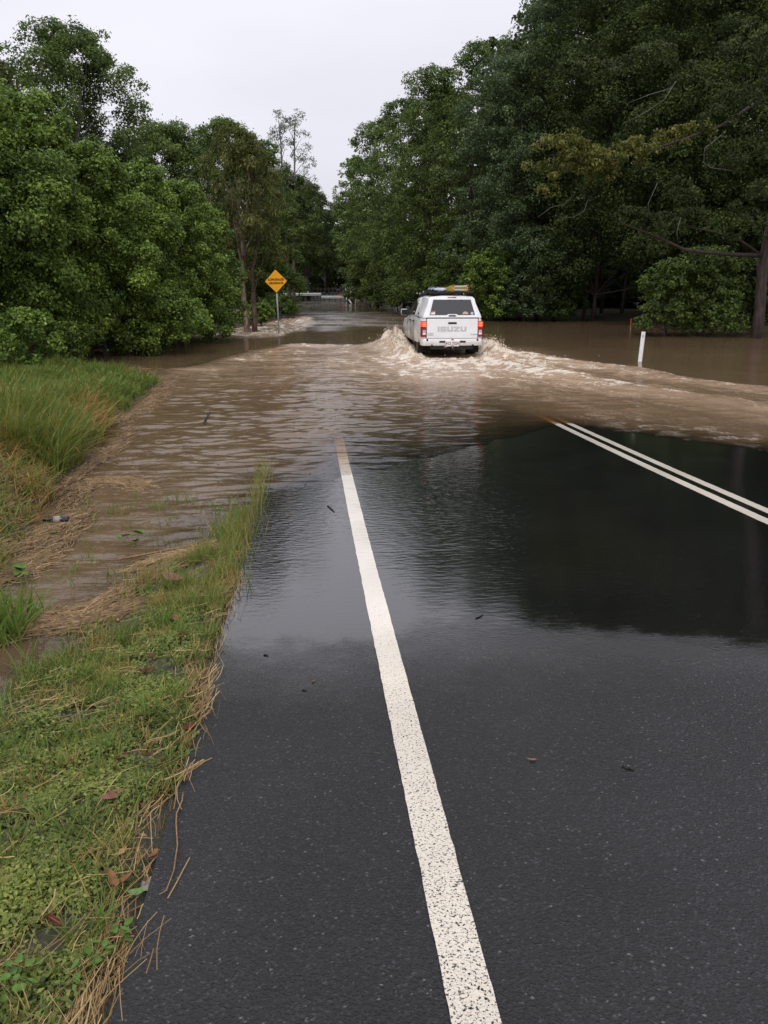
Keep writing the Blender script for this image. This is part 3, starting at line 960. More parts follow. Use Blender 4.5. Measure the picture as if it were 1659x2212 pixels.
# --- feathery tree with bare paper-barked twin trunk
x, h, r = place(528, 280, 92, 37)
rng = np.random.default_rng(43)
z0 = float(ground(x, 37.5)) - .1
tw = empty('paperbark_tree', (x, 37.5, z0), 0, 'feathery olive tree on two thin pale bare trunks beside the yellow sign', 'tree')
lob = crown_lobes(rng, h - z0, 3.0, r, 15, .5, .75)
limbs(rng, (0, 0, -.3), h - z0, lob[::2], .14, frac=.85, lean=(-.35, .2)).build('trunk', M['bark_pale'], tw, True)
limbs(rng, (.22, .1, -.3), h - z0, lob[1::2], .12, frac=.85, lean=(.35, .1)).build('trunk', M['bark_red'], tw, True)
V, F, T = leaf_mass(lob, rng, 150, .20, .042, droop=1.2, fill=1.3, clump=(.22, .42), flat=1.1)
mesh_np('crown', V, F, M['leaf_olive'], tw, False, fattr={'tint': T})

# --- the thin sparse tree against the sky
x, h, r = place(622, 238, 46, 64)
rng = np.random.default_rng(47)
sp = empty('sparse_tree', (x, 66, 0), 0, 'thin grey see-through tree standing alone against the sky', 'tree')
b = MB()
lob = []
for k, (ox, top_) in enumerate([(-.45, h - .4), (.55, h - .1)]):
    P = [(ox * .3, 0, -.3), (ox * .5, 0, 4), (ox * .8, .1, 8), (ox * 1.0, 0, top_ - 1.5), (ox * 1.25, 0, top_)]
    b.tube(P, [.16, .13, .09, .05, .015], 6)
    for j in range(15):
        z = top_ * (.58 + .42 * j / 15)
        a = rng.uniform(0, 6.28); q = rng.uniform(.5, 1.15) * (1.15 - .5 * j / 15)
        e = (ox + math.cos(a) * q, math.sin(a) * q, z + .5)
        b.tube([(ox * .95, 0, z - .4), ((ox + e[0]) / 2, e[1] / 2, z + .2), e], [.03, .02, .008], 4, cap=False)
        lob.append((e, .42))
b.build('trunk', M['bark_grey'], sp, True)
V, F, T = leaf_mass(lob, rng, 34, .19, .07, clump=(.45, .8), fill=.42, flat=1.0, away=1)
mesh_np('crown', V, F, M['leaf_sparse'], sp, False, fattr={'tint': T})
x, h, r = place(662, 360, 14, 104)
rng = np.random.default_rng(48)
s2 = empty('sparse_tree', (x, 104, 0), 0, 'small grey wispy treetop just right of the thin grey tree', 'tree')
MB().tube([(0, 0, -.3), (.05, 0, h * .5), (0, 0, h)], [.14, .09, .02], 5).build('trunk', M['bark_grey'], s2, True)
V, F, T = leaf_mass([((rng.normal() * .35, rng.normal() * .3, h - .3 - j * .5), .4) for j in range(6)], rng, 20, .19, .07, clump=(.4, .7), fill=.35, flat=1, away=1)
mesh_np('crown', V, F, M['leaf_sparse'], s2, False, fattr={'tint': T})

# --- right bank, from the bend to the right edge
for u, v, hw, Y, zb, mat, L, lab, sd in [
    (764, 335, 46, 90, 4.0, 'leaf_bright', .22, 'pale green tree right of the notch of sky above the road', 51),
    (816, 250, 80, 74, 1.5, 'leaf_mid', .20, 'round-topped tree first to rise right of the road end', 53),
    (872, 205, 88, 64, .6, 'leaf_mid', .18, 'green tree directly behind the right roadside grass', 57),
    (940, 130, 105, 57, .8, 'leaf_mid', .17, 'broad dome-topped tree on the right skyline behind the truck', 59),
    (1022, 78, 85, 53, .8, 'leaf_mid', .16, 'tree whose small round tip pokes above the right skyline', 61),
    (1095, 92, 115, 49, .8, 'leaf_grey', .15, 'grey-green tree with hanging rounded clumps behind the truck', 67),
    (1175, -40, 130, 48, 1.2, 'leaf_grey', .15, 'tall grey-green tree where the right tree wall leaves the frame', 71),
    (1310, -110, 180, 46, 1.2, 'leaf_dark', .15, 'tall dark tree above the deepest shade on the right', 73),
    (1460, -150, 190, 43, 2.4, 'leaf_dark', .15, 'tall dark tree behind the yellow-leaved bough', 79),
    (1625, -190, 200, 41, 2.0, 'leaf_dark', .15, 'tall dark tree at the right edge behind the brown trunk', 83),
    (1810, -200, 200, 37, 2.0, 'leaf_dark', .16, 'dark tree mostly cut off by the right edge', 85),
]:
    x, h, r = place(u, v, hw, Y)
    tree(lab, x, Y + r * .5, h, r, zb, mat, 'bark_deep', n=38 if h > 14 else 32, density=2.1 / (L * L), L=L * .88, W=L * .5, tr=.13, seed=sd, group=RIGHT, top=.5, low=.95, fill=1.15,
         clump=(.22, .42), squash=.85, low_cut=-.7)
# the wood behind them
for u, v, hw, Y, lab, sd in [
    (1130, 60, 120, 60, 'dark tree behind the grey-green hanging tree', 87),
    (1270, -160, 190, 60, 'dark back tree behind the deepest shade', 89),
    (1480, -200, 200, 58, 'dark back tree behind the yellow-leaved bough', 91),
    (1690, -220, 210, 55, 'dark back tree behind the brown trunk', 93),
    (970, 190, 90, 68, 'dark back tree behind the dome-topped tree', 95),
]:
    x, h, r = place(u, v, hw, Y)
    tree(lab, x, Y + r * .6, h, r, .5, 'leaf_dark', n=24, density=18, L=.40, W=.26, tr=.3, seed=sd, group='back row of dark trees in the wood', top=.5, low=.95, fill=1.3, clump=(.26, .46), low_cut=-.8)
# far-off wood that reads as one mass, both sides and across the end
rng = np.random.default_rng(199)
lob = []
for k in range(60):
    Y = rng.uniform(38, 112); lob.append(((float(Xc(Y)) - rng.uniform(15, 30), Y, rng.uniform(.5, 3.5)), rng.uniform(1.8, 3)))
for k in range(70):
    Y = rng.uniform(36, 112); lob.append(((float(Xc(min(Y, 84))) + rng.uniform(16, 28) * (1 if Y < 70 else .7), Y, rng.uniform(.5, 7)), rng.uniform(2, 3.2)))
for k in range(90):
    lob.append(((rng.uniform(-70, 50), rng.uniform(124, 150), rng.uniform(.5, 9)), rng.uniform(2.5, 4.5)))
V, F, T = leaf_mass(lob, rng, 7, .6, .4, fill=1.4, clump=(.3, .5), low_cut=-.9, away=.3)
tag(mesh_np('woods', V, F, M['leaf_dark'], None, False, fattr={'tint': T * .8}), 'dark mass of far woods closing the view behind the trees', 'woods', kind='stuff')
# far end, beyond the rail
for u, v, hw, Y, lab, sd in [
    (600, 430, 60, 108, 'dark far tree behind the left end of the rail', 97),
    (655, 470, 50, 116, 'far tree behind the middle of the rail', 99),
    (708, 452, 38, 122, 'far tree that closes the road under the notch of sky', 101),
    (755, 440, 50, 118, 'far tree behind the right end of the rail', 103),
    (820, 420, 60, 112, 'far tree beyond the roadside grass', 105),
]:
    x, h, r = place(u, v, hw, Y)
    tree(lab, x, Y, h, r, 2.2, 'leaf_dark', n=13, density=12, L=.42, W=.25, tr=.3, seed=sd, group=FARR, top=.4, low=1, fill=1.3, clump=(.26, .44))

# --- shrubs along the waterline
for u, v, hw, Y, mat, lab, sd in [
    (634, 606, 26, 100, 'leaf_bright', 'green shrub close behind the left end of the guard rail', 111),
    (596, 640, 40, 52, 'leaf_mid', 'low shrub in the torrent behind the sign post', 113),
    (560, 655, 26, 43, 'leaf_bright', 'small bright bush beside the twin trunks', 115),
    (790, 545, 30, 84, 'leaf_mid', 'shrub beside the right chevron marker', 117),
    (798, 545, 48, 74, 'leaf_mid', 'creeper-covered shrub behind the right roadside grass', 119),
    (862, 555, 52, 66, 'leaf_dark', 'dark creeper-covered shrub left of the white truck', 121),
    (985, 520, 62, 54, 'leaf_mid', 'shrub right behind the roof of the truck', 123),
    (1060, 540, 62, 47.5, 'leaf_bright', 'bright green bush just right of the truck', 125),
    (1140, 560, 58, 47, 'leaf_grey', 'grey-leaved shrub on the shaded waterline', 127),
    (1215, 600, 50, 47.5, 'leaf_dark', 'dark low shrub left of the shaded gap', 129),
    (1290, 575, 70, 56, 'leaf_dark', 'dark shrub deep behind the thin bare trunks', 137),
    (1370, 570, 70, 54, 'leaf_dark', 'dark shrub deep right of the thin bare trunks', 139),
    (1460, 560, 62, 34, 'leaf_mid', 'broad-leaved bush over the water behind the white post', 131),
    (1545, 535, 80, 34, 'leaf_mid', 'big green bush at the right waterline', 133),
    (1625, 560, 60, 35, 'leaf_dark', 'dark bush at the foot of the brown trunk', 135),
]:
    x, h, r = place(u, v, hw, Y)
    tree(lab, x, Y + r * .5, h, r, .15, mat, n=15, density=130 if Y < 60 else 70, L=.135 if Y < 60 else .19, W=.085 if Y < 60 else .115, tr=.06, seed=sd, group=UND,
         name='shrub', category='shrub', top=.4, low=.95, fill=1.2)

# --- bare stems in the shade
rng = np.random.default_rng(150)
for k, (u, Y, lab) in enumerate([(1105, 50, 'thin bare trunk leftmost in the shaded gap'), (1195, 52, 'thin bare trunk beside the dark low shrub'),
                                 (1262, 50, 'pale thin bare trunk in the middle of the shade'), (1300, 51.5, 'dark thin bare trunk right of the pale one'),
                                 (1345, 50, 'leaning thin trunk above the red marker stake'), (1402, 47, 'thin trunk nearest the big waterline bush')]):
    x, _ = at(u, 640, Y)
    st = empty('bare_trunk', (x, Y, float(ground(x, Y)) - .1), 0, lab, 'tree trunk', 'bare stems in the shaded gap')
    MB().tube([(0, 0, -.3), (rng.normal() * .15, 0, 1.6), (rng.normal() * .25, .1, 3.4), (rng.normal() * .4, 0, 6.5)],
              [.13, .10, .09, .06], 7).build('trunk', M['bark_dark' if k != 2 else 'bark_red'], st, True)

# --- big tree at the right edge: brown trunk, low bent bough, yellowing leaves
x, _ = at(1648, 600, 33)
bt = empty('gum_tree', (x, 33, float(ground(x, 33)) - .1), 0, 'brown-trunked tree at the right edge with a drooping yellow-leaved bough', 'tree')
rng = np.random.default_rng(160)


def rel(u, v, Y):
    a, c = at(u, v, Y)
    return (a - x, Y - 33, c - bt.location.z)


tk = MB()
tk.tube([(0, 0, -.3), (.02, 0, 1.2), (-.06, 0, 3), (.1, 0, 5), (.2, .2, 8), (.5, .3, 12)], [.26, .21, .19, .18, .16, .12], 10)
tk.tube([rel(1645, 552, 33), rel(1560, 548, 32.6), rel(1480, 540, 32.3), rel(1420, 512, 32), rel(1385, 498, 31.8), rel(1340, 480, 31.6)], [.09, .075, .065, .055, .04, .018], 8)
tk.tube([rel(1640, 548, 33), rel(1600, 520, 32.8), rel(1540, 500, 32.6), rel(1480, 488, 32.4)], [.06, .05, .035, .015], 6)
tk.tube([rel(1650, 210, 33), rel(1560, 270, 31.5), rel(1450, 310, 30.5), rel(1330, 345, 30), rel(1190, 335, 29.6)], [.06, .05, .04, .03, .012], 7)
tk.build('trunk', M['bark_deep'], bt, True)
for pts in [[(1460, 175), (1435, 215), (1390, 245), (1345, 268)], [(1450, 190), (1400, 205), (1350, 225)], [(1560, 290), (1522, 320), (1520, 350), (1535, 362), (1580, 368)],
            [(1340, 330), (1335, 360), (1345, 380)], [(1240, 420), (1220, 440), (1190, 448), (1160, 470)], [(1270, 430), (1262, 455), (1235, 470), (1205, 468)],
            [(1420, 395), (1400, 440), (1405, 480)], [(1470, 470), (1462, 500), (1465, 530)]]:
    MB().tube([rel(a, c, 30.5) for a, c in pts], [.013] * (len(pts) - 1) + [.005], 5).build('twig', M['bark_dim'], bt, True)
lob = [(rel(u, v, Y), q) for u, v, Y, q in [
    (1180, 340, 29.6, .62), (1225, 325, 29.8, .62), (1270, 355, 30, .62), (1310, 345, 30, .58), (1355, 342, 30.2, .55), (1400, 322, 30.4, .55), (1450, 308, 30.6, .52),
    (1500, 292, 31, .50), (1210, 385, 29.8, .48), (1185, 415, 29.8, .38), (1250, 372, 29.9, .5), (1300, 385, 30, .42)]]
V, F, T = leaf_mass(lob, rng, 190, .13, .06, clump=(.3, .5), fill=.8, droop=.8, flat=.75)
lob2 = [(rel(u, v, Y), q) for u, v, Y, q in [
    (1350, 150, 31, .75), (1270, 170, 31, .6), (1420, 130, 31, .6), (1600, 120, 31, .7), (1640, 90, 31, .8), (1620, 340, 31.5, .6), (1650, 420, 31.5, .5), (1400, 475, 31.8, .5), (1450, 500, 32, .5), (1500, 485, 32.2, .55),
    (1350, 470, 31.6, .45), (1560, 380, 32, .6), (1480, 420, 32, .6), (1600, 225, 31.4, .7), (1550, 262, 31.2, .6), (1640, 200, 31.6, .8), (1560, 520, 32.3, .5), (1600, 470, 32.4, .6), (1640, 505, 32.4, .5), (1500, 180, 31.4, .7), (1420, 545, 31.8, .35)]]
V2, F2, T2 = leaf_mass(lob2, rng, 140, .13, .06, clump=(.3, .5), fill=.75, droop=.8, flat=.75)
mesh_np('crown', V2, F2, M['leaf_gum'], bt, False, fattr={'tint': T2})
tag(mesh_np('bough_leaves', V, F, M['leaf_yellow'], bt, False, fattr={'tint': T}), 'yellowing leaves on the drooping bough')

# ------------------------------------------------------------------ the white utility truck
M['white_paint'] = plain('white_paint', (.80, .81, .82), .28, .5, coat=.6, noise=.06, nscale=3)
def add_grime(m):
    """silt splashed over the lower panels"""
    n, l = m.node_tree.nodes, m.node_tree.links
    b = n['Principled BSDF']
    src = b.inputs['Base Color'].links[0].from_socket
    tc = n.new('ShaderNodeTexCoord'); sp = n.new('ShaderNodeSeparateXYZ')
    t = n.new('ShaderNodeTexNoise'); t.inputs['Scale'].default_value = 7; t.inputs['Detail'].default_value = 8
    l.new(tc.outputs['Object'], sp.inputs[0]); l.new(tc.outputs['Object'], t.inputs['Vector'])
    mr = n.new('ShaderNodeMapRange'); mr.inputs['From Min'].default_value = .80; mr.inputs['From Max'].default_value = .38
    l.new(sp.outputs['Z'], mr.inputs['Value'])
    ml = n.new('ShaderNodeMath'); ml.operation = 'MULTIPLY'; l.new(mr.outputs[0], ml.inputs[0]); l.new(t.outputs['Fac'], ml.inputs[1])
    m2 = n.new('ShaderNodeMath'); m2.operation = 'MULTIPLY'; m2.inputs[1].default_value = .95; l.new(ml.outputs[0], m2.inputs[0])
    mx = n.new('ShaderNodeMixRGB'); mx.inputs['Color2'].default_value = (.34, .25, .16, 1)
    l.new(m2.outputs[0], mx.inputs['Fac']); l.new(src, mx.inputs['Color1']); l.new(mx.outputs['Color'], b.inputs['Base Color'])


add_grime(M['white_paint'])
M['white_canopy'] = plain('white_canopy', (.78, .79, .80), .35, .5, coat=.3, noise=.06, nscale=4)
M['black_plastic'] = plain('black_plastic', (.012, .012, .013), .5, .4, noise=.3, nscale=30)
M['gap'] = plain('gap', (.010, .010, .010), .7, .2)
M['tinted_glass'] = plain('tinted_glass', (.012, .013, .015), .04, .6, coat=1.0)
M['rubber'] = plain('rubber', (.014, .013, .012), .75, .25, noise=.4, nscale=40)
M['rim'] = plain('rim', (.30, .30, .31), .3, .5, metal=.9)
M['steel'] = plain('steel', (.42, .43, .44), .35, .5, metal=.9, noise=.3, nscale=30)
M['lamp_red'] = plain('lamp_red', (.30, .010, .014), .12, .6, coat=1)
M['lamp_dark'] = plain('lamp_dark', (.10, .035, .035), .15, .6, coat=1, noise=.4, nscale=60)
M['lamp_clear'] = plain('lamp_clear', (.55, .45, .42), .15, .6, coat=1, noise=.3, nscale=80)
M['lamp_white'] = plain('lamp_white', (.80, .76, .74), .15, .6, coat=1)
m_, n_, l_, b_ = new_mat('lamp_lit')
b_.inputs['Base Color'].default_value = (.8, .05, .02, 1)
b_.inputs['Emission Color'].default_value = (1.0, .05, .03, 1); b_.inputs['Emission Strength'].default_value = .95
M['lamp_lit'] = m_
m_, n_, l_, b_ = new_mat('lamp_filament')
b_.inputs['Base Color'].default_value = (.8, .3, .05, 1)
b_.inputs['Emission Color'].default_value = (1.0, .30, .08, 1); b_.inputs['Emission Strength'].default_value = 1.3
M['lamp_filament'] = m_
m_, n_, l_, b_ = new_mat('plate_lamp')
b_.inputs['Emission Color'].default_value = (1.0, .72, .45, 1); b_.inputs['Emission Strength'].default_value = .22
M['plate_lamp'] = m_
M['badge_grey'] = plain('badge_grey', (.42, .43, .44), .4, .5)
M['decal_grey'] = plain('decal_grey', (.50, .50, .51), .5, .4)
M['maroon'] = plain('maroon', (.20, .035, .03), .5, .4)
M['plate_white'] = plain('plate_white', (.72, .68, .66), .4, .4)
M['ladder_yellow'] = plain('ladder_yellow', (.64, .48, .03), .45, .4, noise=.25, nscale=14)
M['cap_red'] = plain('cap_red', (.52, .03, .03), .5, .4)
M['aluminium'] = plain('aluminium', (.62, .63, .62), .4, .5, metal=.5)
M['tarp_blue'] = plain('tarp_blue', (.42, .47, .55), .5, .4, noise=.35, nscale=9)
M['sticker_red'] = plain('sticker_red', (.50, .07, .05), .5)
M['sticker_white'] = plain('sticker_white', (.70, .70, .68), .5)
M['sticker_tan'] = plain('sticker_tan', (.50, .40, .25), .5, noise=.4, nscale=120)
M['sticker_blue'] = plain('sticker_blue', (.40, .48, .66), .5, noise=.3, nscale=120)

UZ = float(zc(UY)) + .018
ute = empty('pickup_truck', (UX, UY, UZ), UA, 'white dual-cab pickup truck with white canopy driving away through brown floodwater', 'truck')


def ring(y, w, zb, zt, tw, slope=0.0):
    half = [(w - .10, zb), (w - .03, zb + .05), (w, zb + .22), (w + .005, (zb + zt) / 2), (w - .005, zt - .16), (w - .03, zt - .04), (tw, zt)]
    pts = [(x, y + slope * (z - zb), z) for x, z in half] + [(-x, y + slope * (z - zb), z) for x, z in reversed(half)]
    return pts


body = MB()
body.loft([ring(.03, .845, .60, 1.235, .80), ring(.09, .895, .52, 1.235, .84), ring(.55, .905, .46, 1.235, .85), ring(.80, .935, .46, 1.235, .85), ring(1.5, .935, .46, 1.235, .85),
           ring(1.78, .905, .42, 1.235, .85), ring(1.80, .900, .42, 1.22, .85), ring(3.6, .900, .42, 1.20, .85), ring(3.85, .925, .44, 1.16, .80), ring(4.6, .925, .46, 1.10, .76),
           ring(5.0, .86, .46, 1.02, .70), ring(5.2, .70, .50, .92, .60)])
bo = body.build('body', M['white_paint'], ute, True)
cut = MB()
for y in (1.16, 4.255):
    for sx in (-1, 1):
        cut.lathe([(sx * .60, .45), (sx * 1.2, .45)], (0, y, .40), 'x', 32)
cutter = cut.build('wheel_arch_cutter', None, None)
bm_ = bo.modifiers.new('arches', 'BOOLEAN'); bm_.object = cutter; bm_.operation = 'DIFFERENCE'; bm_.solver = 'EXACT'
dg = bpy.context.evaluated_depsgraph_get()
me2 = bpy.data.meshes.new_from_object(bo.evaluated_get(dg))
bo.modifiers.clear()
bo.data = me2
bpy.data.objects.remove(cutter)
md = bo.modifiers.new('bevel', 'BEVEL'); md.width = .012; md.segments = 2; md.limit_method = 'ANGLE'; md.angle_limit = R(40)
me2.polygons.foreach_set('use_smooth', np.ones(len(me2.polygons), dtype=bool))
try:
    me2.set_sharp_from_angle(angle=R(35))
except Exception:
    pass

# cab
def cring(y0, y1, xb, xt, zb, zt):
    half = [(xb, zb, 0), (xb - .02, zb + .12, .2), (xt + .10, zt - .16, .75), (xt + .04, zt - .06, .92), (xt - .04, zt - .015, 1), (xt * .5, zt, 1)]
    return [(x, y0 + (y1 - y0) * q, z) for x, z, q in half] + [(-x, y0 + (y1 - y0) * q, z) for x, z, q in reversed(half)]


cab = MB()
cab.loft([cring(1.79, 1.79, .85, .60, 1.18, 1.80), cring(2.4, 2.4, .855, .61, 1.18, 1.815), cring(3.2, 2.9, .855, .60, 1.18, 1.80), cring(3.75, 3.15, .85, .56, 1.16, 1.72), cring(3.98, 3.6, .82, .56, 1.13, 1.42)])
cab.build('cab', M['white_paint'], ute, True, .01)


def side_panel(sx, poly, off=.006):
    """polygon (y, z) laid on the leaning side of the cab or canopy"""
    xs = [(.862 - (z - 1.20) * .30) for y, z in poly]
    outer = [(sx * (x + off), y, z) for x, (y, z) in zip(xs, poly)]
    inner = [(sx * (x - .02), y, z) for x, (y, z) in zip(xs, poly)]
    return MB().loft([inner, outer])


for sx in (-1, 1):
    side_panel(sx, [(2.05, 1.27), (2.62, 1.25), (2.62, 1.70), (2.35, 1.70), (2.16, 1.62)], .014).build('side_window', M['tinted_glass'], ute)
    side_panel(sx, [(2.68, 1.25), (3.58, 1.22), (3.25, 1.52), (3.0, 1.68), (2.68, 1.70)], .014).build('side_window', M['tinted_glass'], ute)
    for y in (2.02, 2.86):
        b = MB(); b.box((sx * .908, y, 1.08), (.03, .16, .035)); b.box((sx * .903, y - .10, 1.08), (.02, .05, .05))
        b.build('door_handle', M['black_plastic'], ute, False, .006)
    mir = MB(); mir.box((sx * 1.03, 3.38, 1.30), (.22, .13, .20))
    mo = mir.build('wing_mirror', M['white_paint'], ute, True, .04)
    gm = MB(); gm.box((sx * 1.03, 3.305, 1.30), (.20, .03, .18)); gm.build('mirror_back', M['black_plastic'], mo, False, .02)
    am = MB(); am.box((sx * .92, 3.42, 1.24), (.10, .08, .06)); am.build('mirror_arm', M['black_plastic'], mo, False, .01)
    for y in (1.79, 2.65, 3.62):
        g = MB(); g.box((sx * .906, y, .82), (.006, .010, .66)); g.build('door_seam', M['gap'], ute)
    w = MB(); w.tube([(sx * .90, .52, 1.245), (sx * .885, 1.0, 1.25), (sx * .885, 1.75, 1.25)], .012, 6); w.build('canopy_seal', M['gap'], ute, True)

# canopy
can = empty('canopy', (0, 0, 0)); can.parent = ute
def caring(yb, yt, xb, xt, zb, zt):
    half = [(xb, zb, 0), (xb - .035, zb + .10, .16), (xt + .075, zt - .20, .68), (xt + .045, zt - .07, .9), (xt - .02, zt - .015, 1), (xt * .5, zt + .012, 1)]
    return [(x, yb + (yt - yb) * q, z) for x, z, q in half] + [(-x, yb + (yt - yb) * q, z) for x, z, q in reversed(half)]
cb = MB()
cb.loft([caring(.02, .20, .845, .60, 1.245, 1.835), caring(.06, .235, .862, .625, 1.245, 1.85), caring(.9, .9, .865, .635, 1.245, 1.865), caring(1.76, 1.76, .862, .62, 1.245, 1.85)])
bpy.data.objects.remove(can)
can = cb.build('canopy', M['white_canopy'], ute, True, .012)


def back_face(z, off):  # y on the sloping rear face of the canopy
    return .02 + (z - 1.245) / .59 * .18 - off


def back_poly(poly, off, d=.02):
    return MB().loft([[(x, back_face(z, off), z) for x, z in poly], [(x, back_face(z, off) + d, z) for x, z in poly]])


back_poly([(-.745, 1.262), (.745, 1.262), (.735, 1.33), (.605, 1.775), (.585, 1.79), (-.585, 1.79), (-.605, 1.775), (-.735, 1.33)], .010, .03).build('rear_hatch', M['white_canopy'], can, False, .006)
back_poly([(-.655, 1.325), (-.17, 1.325), (-.12, 1.355), (.12, 1.355), (.17, 1.325), (.655, 1.325), (.66, 1.335), (.548, 1.745), (.535, 1.755), (-.535, 1.755), (-.548, 1.745), (-.66, 1.335)], .016, .012).build('rear_window', M['tinted_glass'], can)
b = back_poly([(-.11, 1.288), (.11, 1.288), (.115, 1.315), (.07, 1.325), (-.07, 1.325), (-.115, 1.315)], .024, .03); b.build('hatch_handle', M['black_plastic'], can, False, .006)
back_poly([(-.13, 1.805), (.13, 1.805), (.125, 1.828), (-.125, 1.828)], .010, .03).build('brake_light', M['lamp_red'], can, False, .004)
back_poly([(-.655 + .02, 1.345), (-.505, 1.345), (-.505, 1.44), (-.60, 1.44)], .020, .004).build('white_sticker', M['sticker_white'], can)
back_poly([(-.632, 1.395), (-.51, 1.41), (-.51, 1.44), (-.612, 1.44)], .0225, .004).build('red_sticker', M['sticker_red'], can)
back_poly([(.38 + .085 * math.cos(t), 1.35 + .075 * math.sin(t)) for t in np.linspace(0, math.pi, 12)], .020, .004).build('round_sticker', M['sticker_tan'], can)
back_poly([(.575 + .042 * math.cos(t), 1.372 + .042 * math.sin(t)) for t in np.linspace(0, 2 * math.pi, 16)[:-1]], .020, .004).build('blue_sticker', M['sticker_blue'], can)
for x in (-.07, .27):
    back_poly([(x - .025, 1.735), (x + .025, 1.735), (x + .025, 1.758), (x - .025, 1.758)], .021, .005).build('hinge_block', M['black_plastic'], can)
bx_ = MB(); bx_.box((-.845, 1.15, 1.335), (.03, .07, .05)); bx_.build('canopy_latch', M['black_plastic'], can)

# tailgate
tg = MB(); tg.box((0, .018, .945), (1.49, .05, .555)); tgo = tg.build('tailgate', M['white_paint'], ute, False, .014)
sm = MB(); sm.box((0, .030, 1.240), (1.56, .03, .018)); sm.build('tailgate_seal', M['gap'], ute)
for x in (-.755, .755):
    s_ = MB(); s_.box((x, .032, .95), (.012, .03, .57)); s_.build('tailgate_gap', M['gap'], ute)
h_ = MB(); h_.box((0, -.012, 1.10), (.25, .02, .055)); h_.build('tailgate_handle', M['black_plastic'], tgo, False, .012)
ltr = MB()
def stroke(x0, z0, x1, z1): ltr.box(((x0 + x1) / 2, -.0095, (z0 + z1) / 2), (x1 - x0, .006, z1 - z0))
Lh, Lw, Lt = .140, .172, .046           # wide slab letters, 140 mm high
xx, zb0 = -.425, .862
def seg_s(x):
    q = (Lh - .110) / 2
    for z_ in (0, (Lh - .036) / 2, Lh - .036): stroke(x, zb0 + z_, x + Lw, zb0 + z_ + .036)
    return q
stroke(xx, zb0, xx + .052, zb0 + Lh); xx += .052 + .024
seg_s(xx); stroke(xx, zb0 + .088, xx + Lt, zb0 + .104); stroke(xx + Lw - Lt, zb0 + .036, xx + Lw, zb0 + .052); xx += Lw + .024
for k in (0, 1):
    stroke(xx, zb0 + .042, xx + Lt + .008, zb0 + Lh); stroke(xx + Lw - Lt - .008, zb0 + .042, xx + Lw, zb0 + Lh); stroke(xx + .006, zb0, xx + Lw - .006, zb0 + .042); xx += Lw + .024
    if k == 0:
        for z_ in (0, Lh - .038): stroke(xx, zb0 + z_, xx + Lw, zb0 + z_ + .038)
        ltr.prism([(xx, zb0 + .038), (xx + .075, zb0 + .038), (xx + Lw, zb0 + Lh - .038), (xx + Lw - .075, zb0 + Lh - .038)], (0, -.0065, 0), (1, 0, 0), (0, 0, 1), .006)
        xx += Lw + .024
ltr.build('lettering', M['decal_grey'], tgo)
text('badge', 'TURBO\nDIESEL', .048, M['badge_grey'], tgo, (-.64, -.0095, .785), (R(90), 0, 0), 1.35, .002, .001)
text('badge', 'D-MAX', .052, M['badge_grey'], tgo, (.64, -.0095, .775), (R(90), 0, 0), 1.2, .002, .002)

# lamps
for sx in (-1, 1):
    prof = [(sx * .760, .012), (sx * .762, -.004), (sx * .86, .004), (sx * .905, .06), (sx * .915, .14), (sx * .84, .14)]
    def col_(z0, z1, grow=0.0):
        P_ = [(x + (sx * grow if abs(x) > .8 else 0), y - grow) for x, y in prof]
        return MB().loft([[(x, y, z0) for x, y in P_], [(x, y, z1) for x, y in P_]])
    lo = col_(.705, 1.158).build('tail_light', M['lamp_red'], ute, False, .006)
    col_(1.00, 1.135, .003).build('brake_lens', M['lamp_lit'], lo)
    for z in (1.025, 1.065, 1.105):
        q = MB(); q.box((sx * .822, -.0075, z), (.09, .008, .014)); q.build('glowing_bar', M['lamp_filament'], lo)
    for z0, z1, mm in ((.915, .985, 'lamp_dark'), (.845, .905, 'lamp_clear'), (.775, .835, 'lamp_white')):
        q = MB(); q.box((sx * .820, -.004, (z0 + z1) / 2), (.092, .012, z1 - z0)); q.build('lens', M[mm], lo, False, .004)

# bumper, plate, tow bar
bp_ = MB()
prof = [(-.905, .30), (-.90, .06), (-.85, -.03), (-.70, -.07), (.70, -.07), (.85, -.03), (.90, .06), (.905, .30)]
inn = [(-.80, .30), (-.80, .12), (-.70, .05), (.70, .05), (.80, .12), (.80, .30)]
outl = prof + list(reversed(inn))
bp_.loft([[(x, y, .46) for x, y in outl], [(x, y - .01, .56) for x, y in outl], [(x, y + .005, .655) for x, y in outl]])
bpo = bp_.build('bumper', M['white_paint'], ute, False, .018)
for x, z, w_, h_ in ((-.30, .575, .17, .05), (.30, .575, .17, .05), (-.735, .625, .05, .06), (.735, .625, .05, .06), (-.60, .475, .05, .045), (.60, .475, .05, .045), (0, .645, .06, .02)):
    q = MB(); q.box((x, -.078 if abs(x) < .7 else -.062, z), (w_, .02, h_)); q.build('bumper_slot', M['gap'], bpo, False, .006)
pl = MB(); pl.box((0, -.098, .520), (.385, .012, .15)); plo = pl.build('number_plate', M['plate_white'], ute, False, .006)
text('lettering', '412 TGN', .105, M['maroon'], plo, (0, -.105, .523), (R(90), 0, 0), .98, .001, .002)
for x in (-.13, .13):
    q = MB(); q.box((x, -.088, .612), (.13, .02, .025)); q.build('plate_light', M['plate_lamp'], bpo)
tb = MB(); tb.box((0, .02, .405), (1.25, .08, .10)); tb.box((0, -.05, .37), (.09, .22, .06))
tbo = tb.build('tow_bar', M['black_plastic'], ute, False, .008)
q = MB(); q.lathe([(0, .02), (.03, .02), (.04, .012), (.055, .012), (.06, .025), (.085, .030), (.105, .018)], (0, -.13, .39), 'z', 14); q.build('tow_ball', M['steel'], tbo, True)
q = MB(); q.box((-.19, -.025, .43), (.09, .006, .02)); q.build('tow_label', M['sticker_white'], tbo)
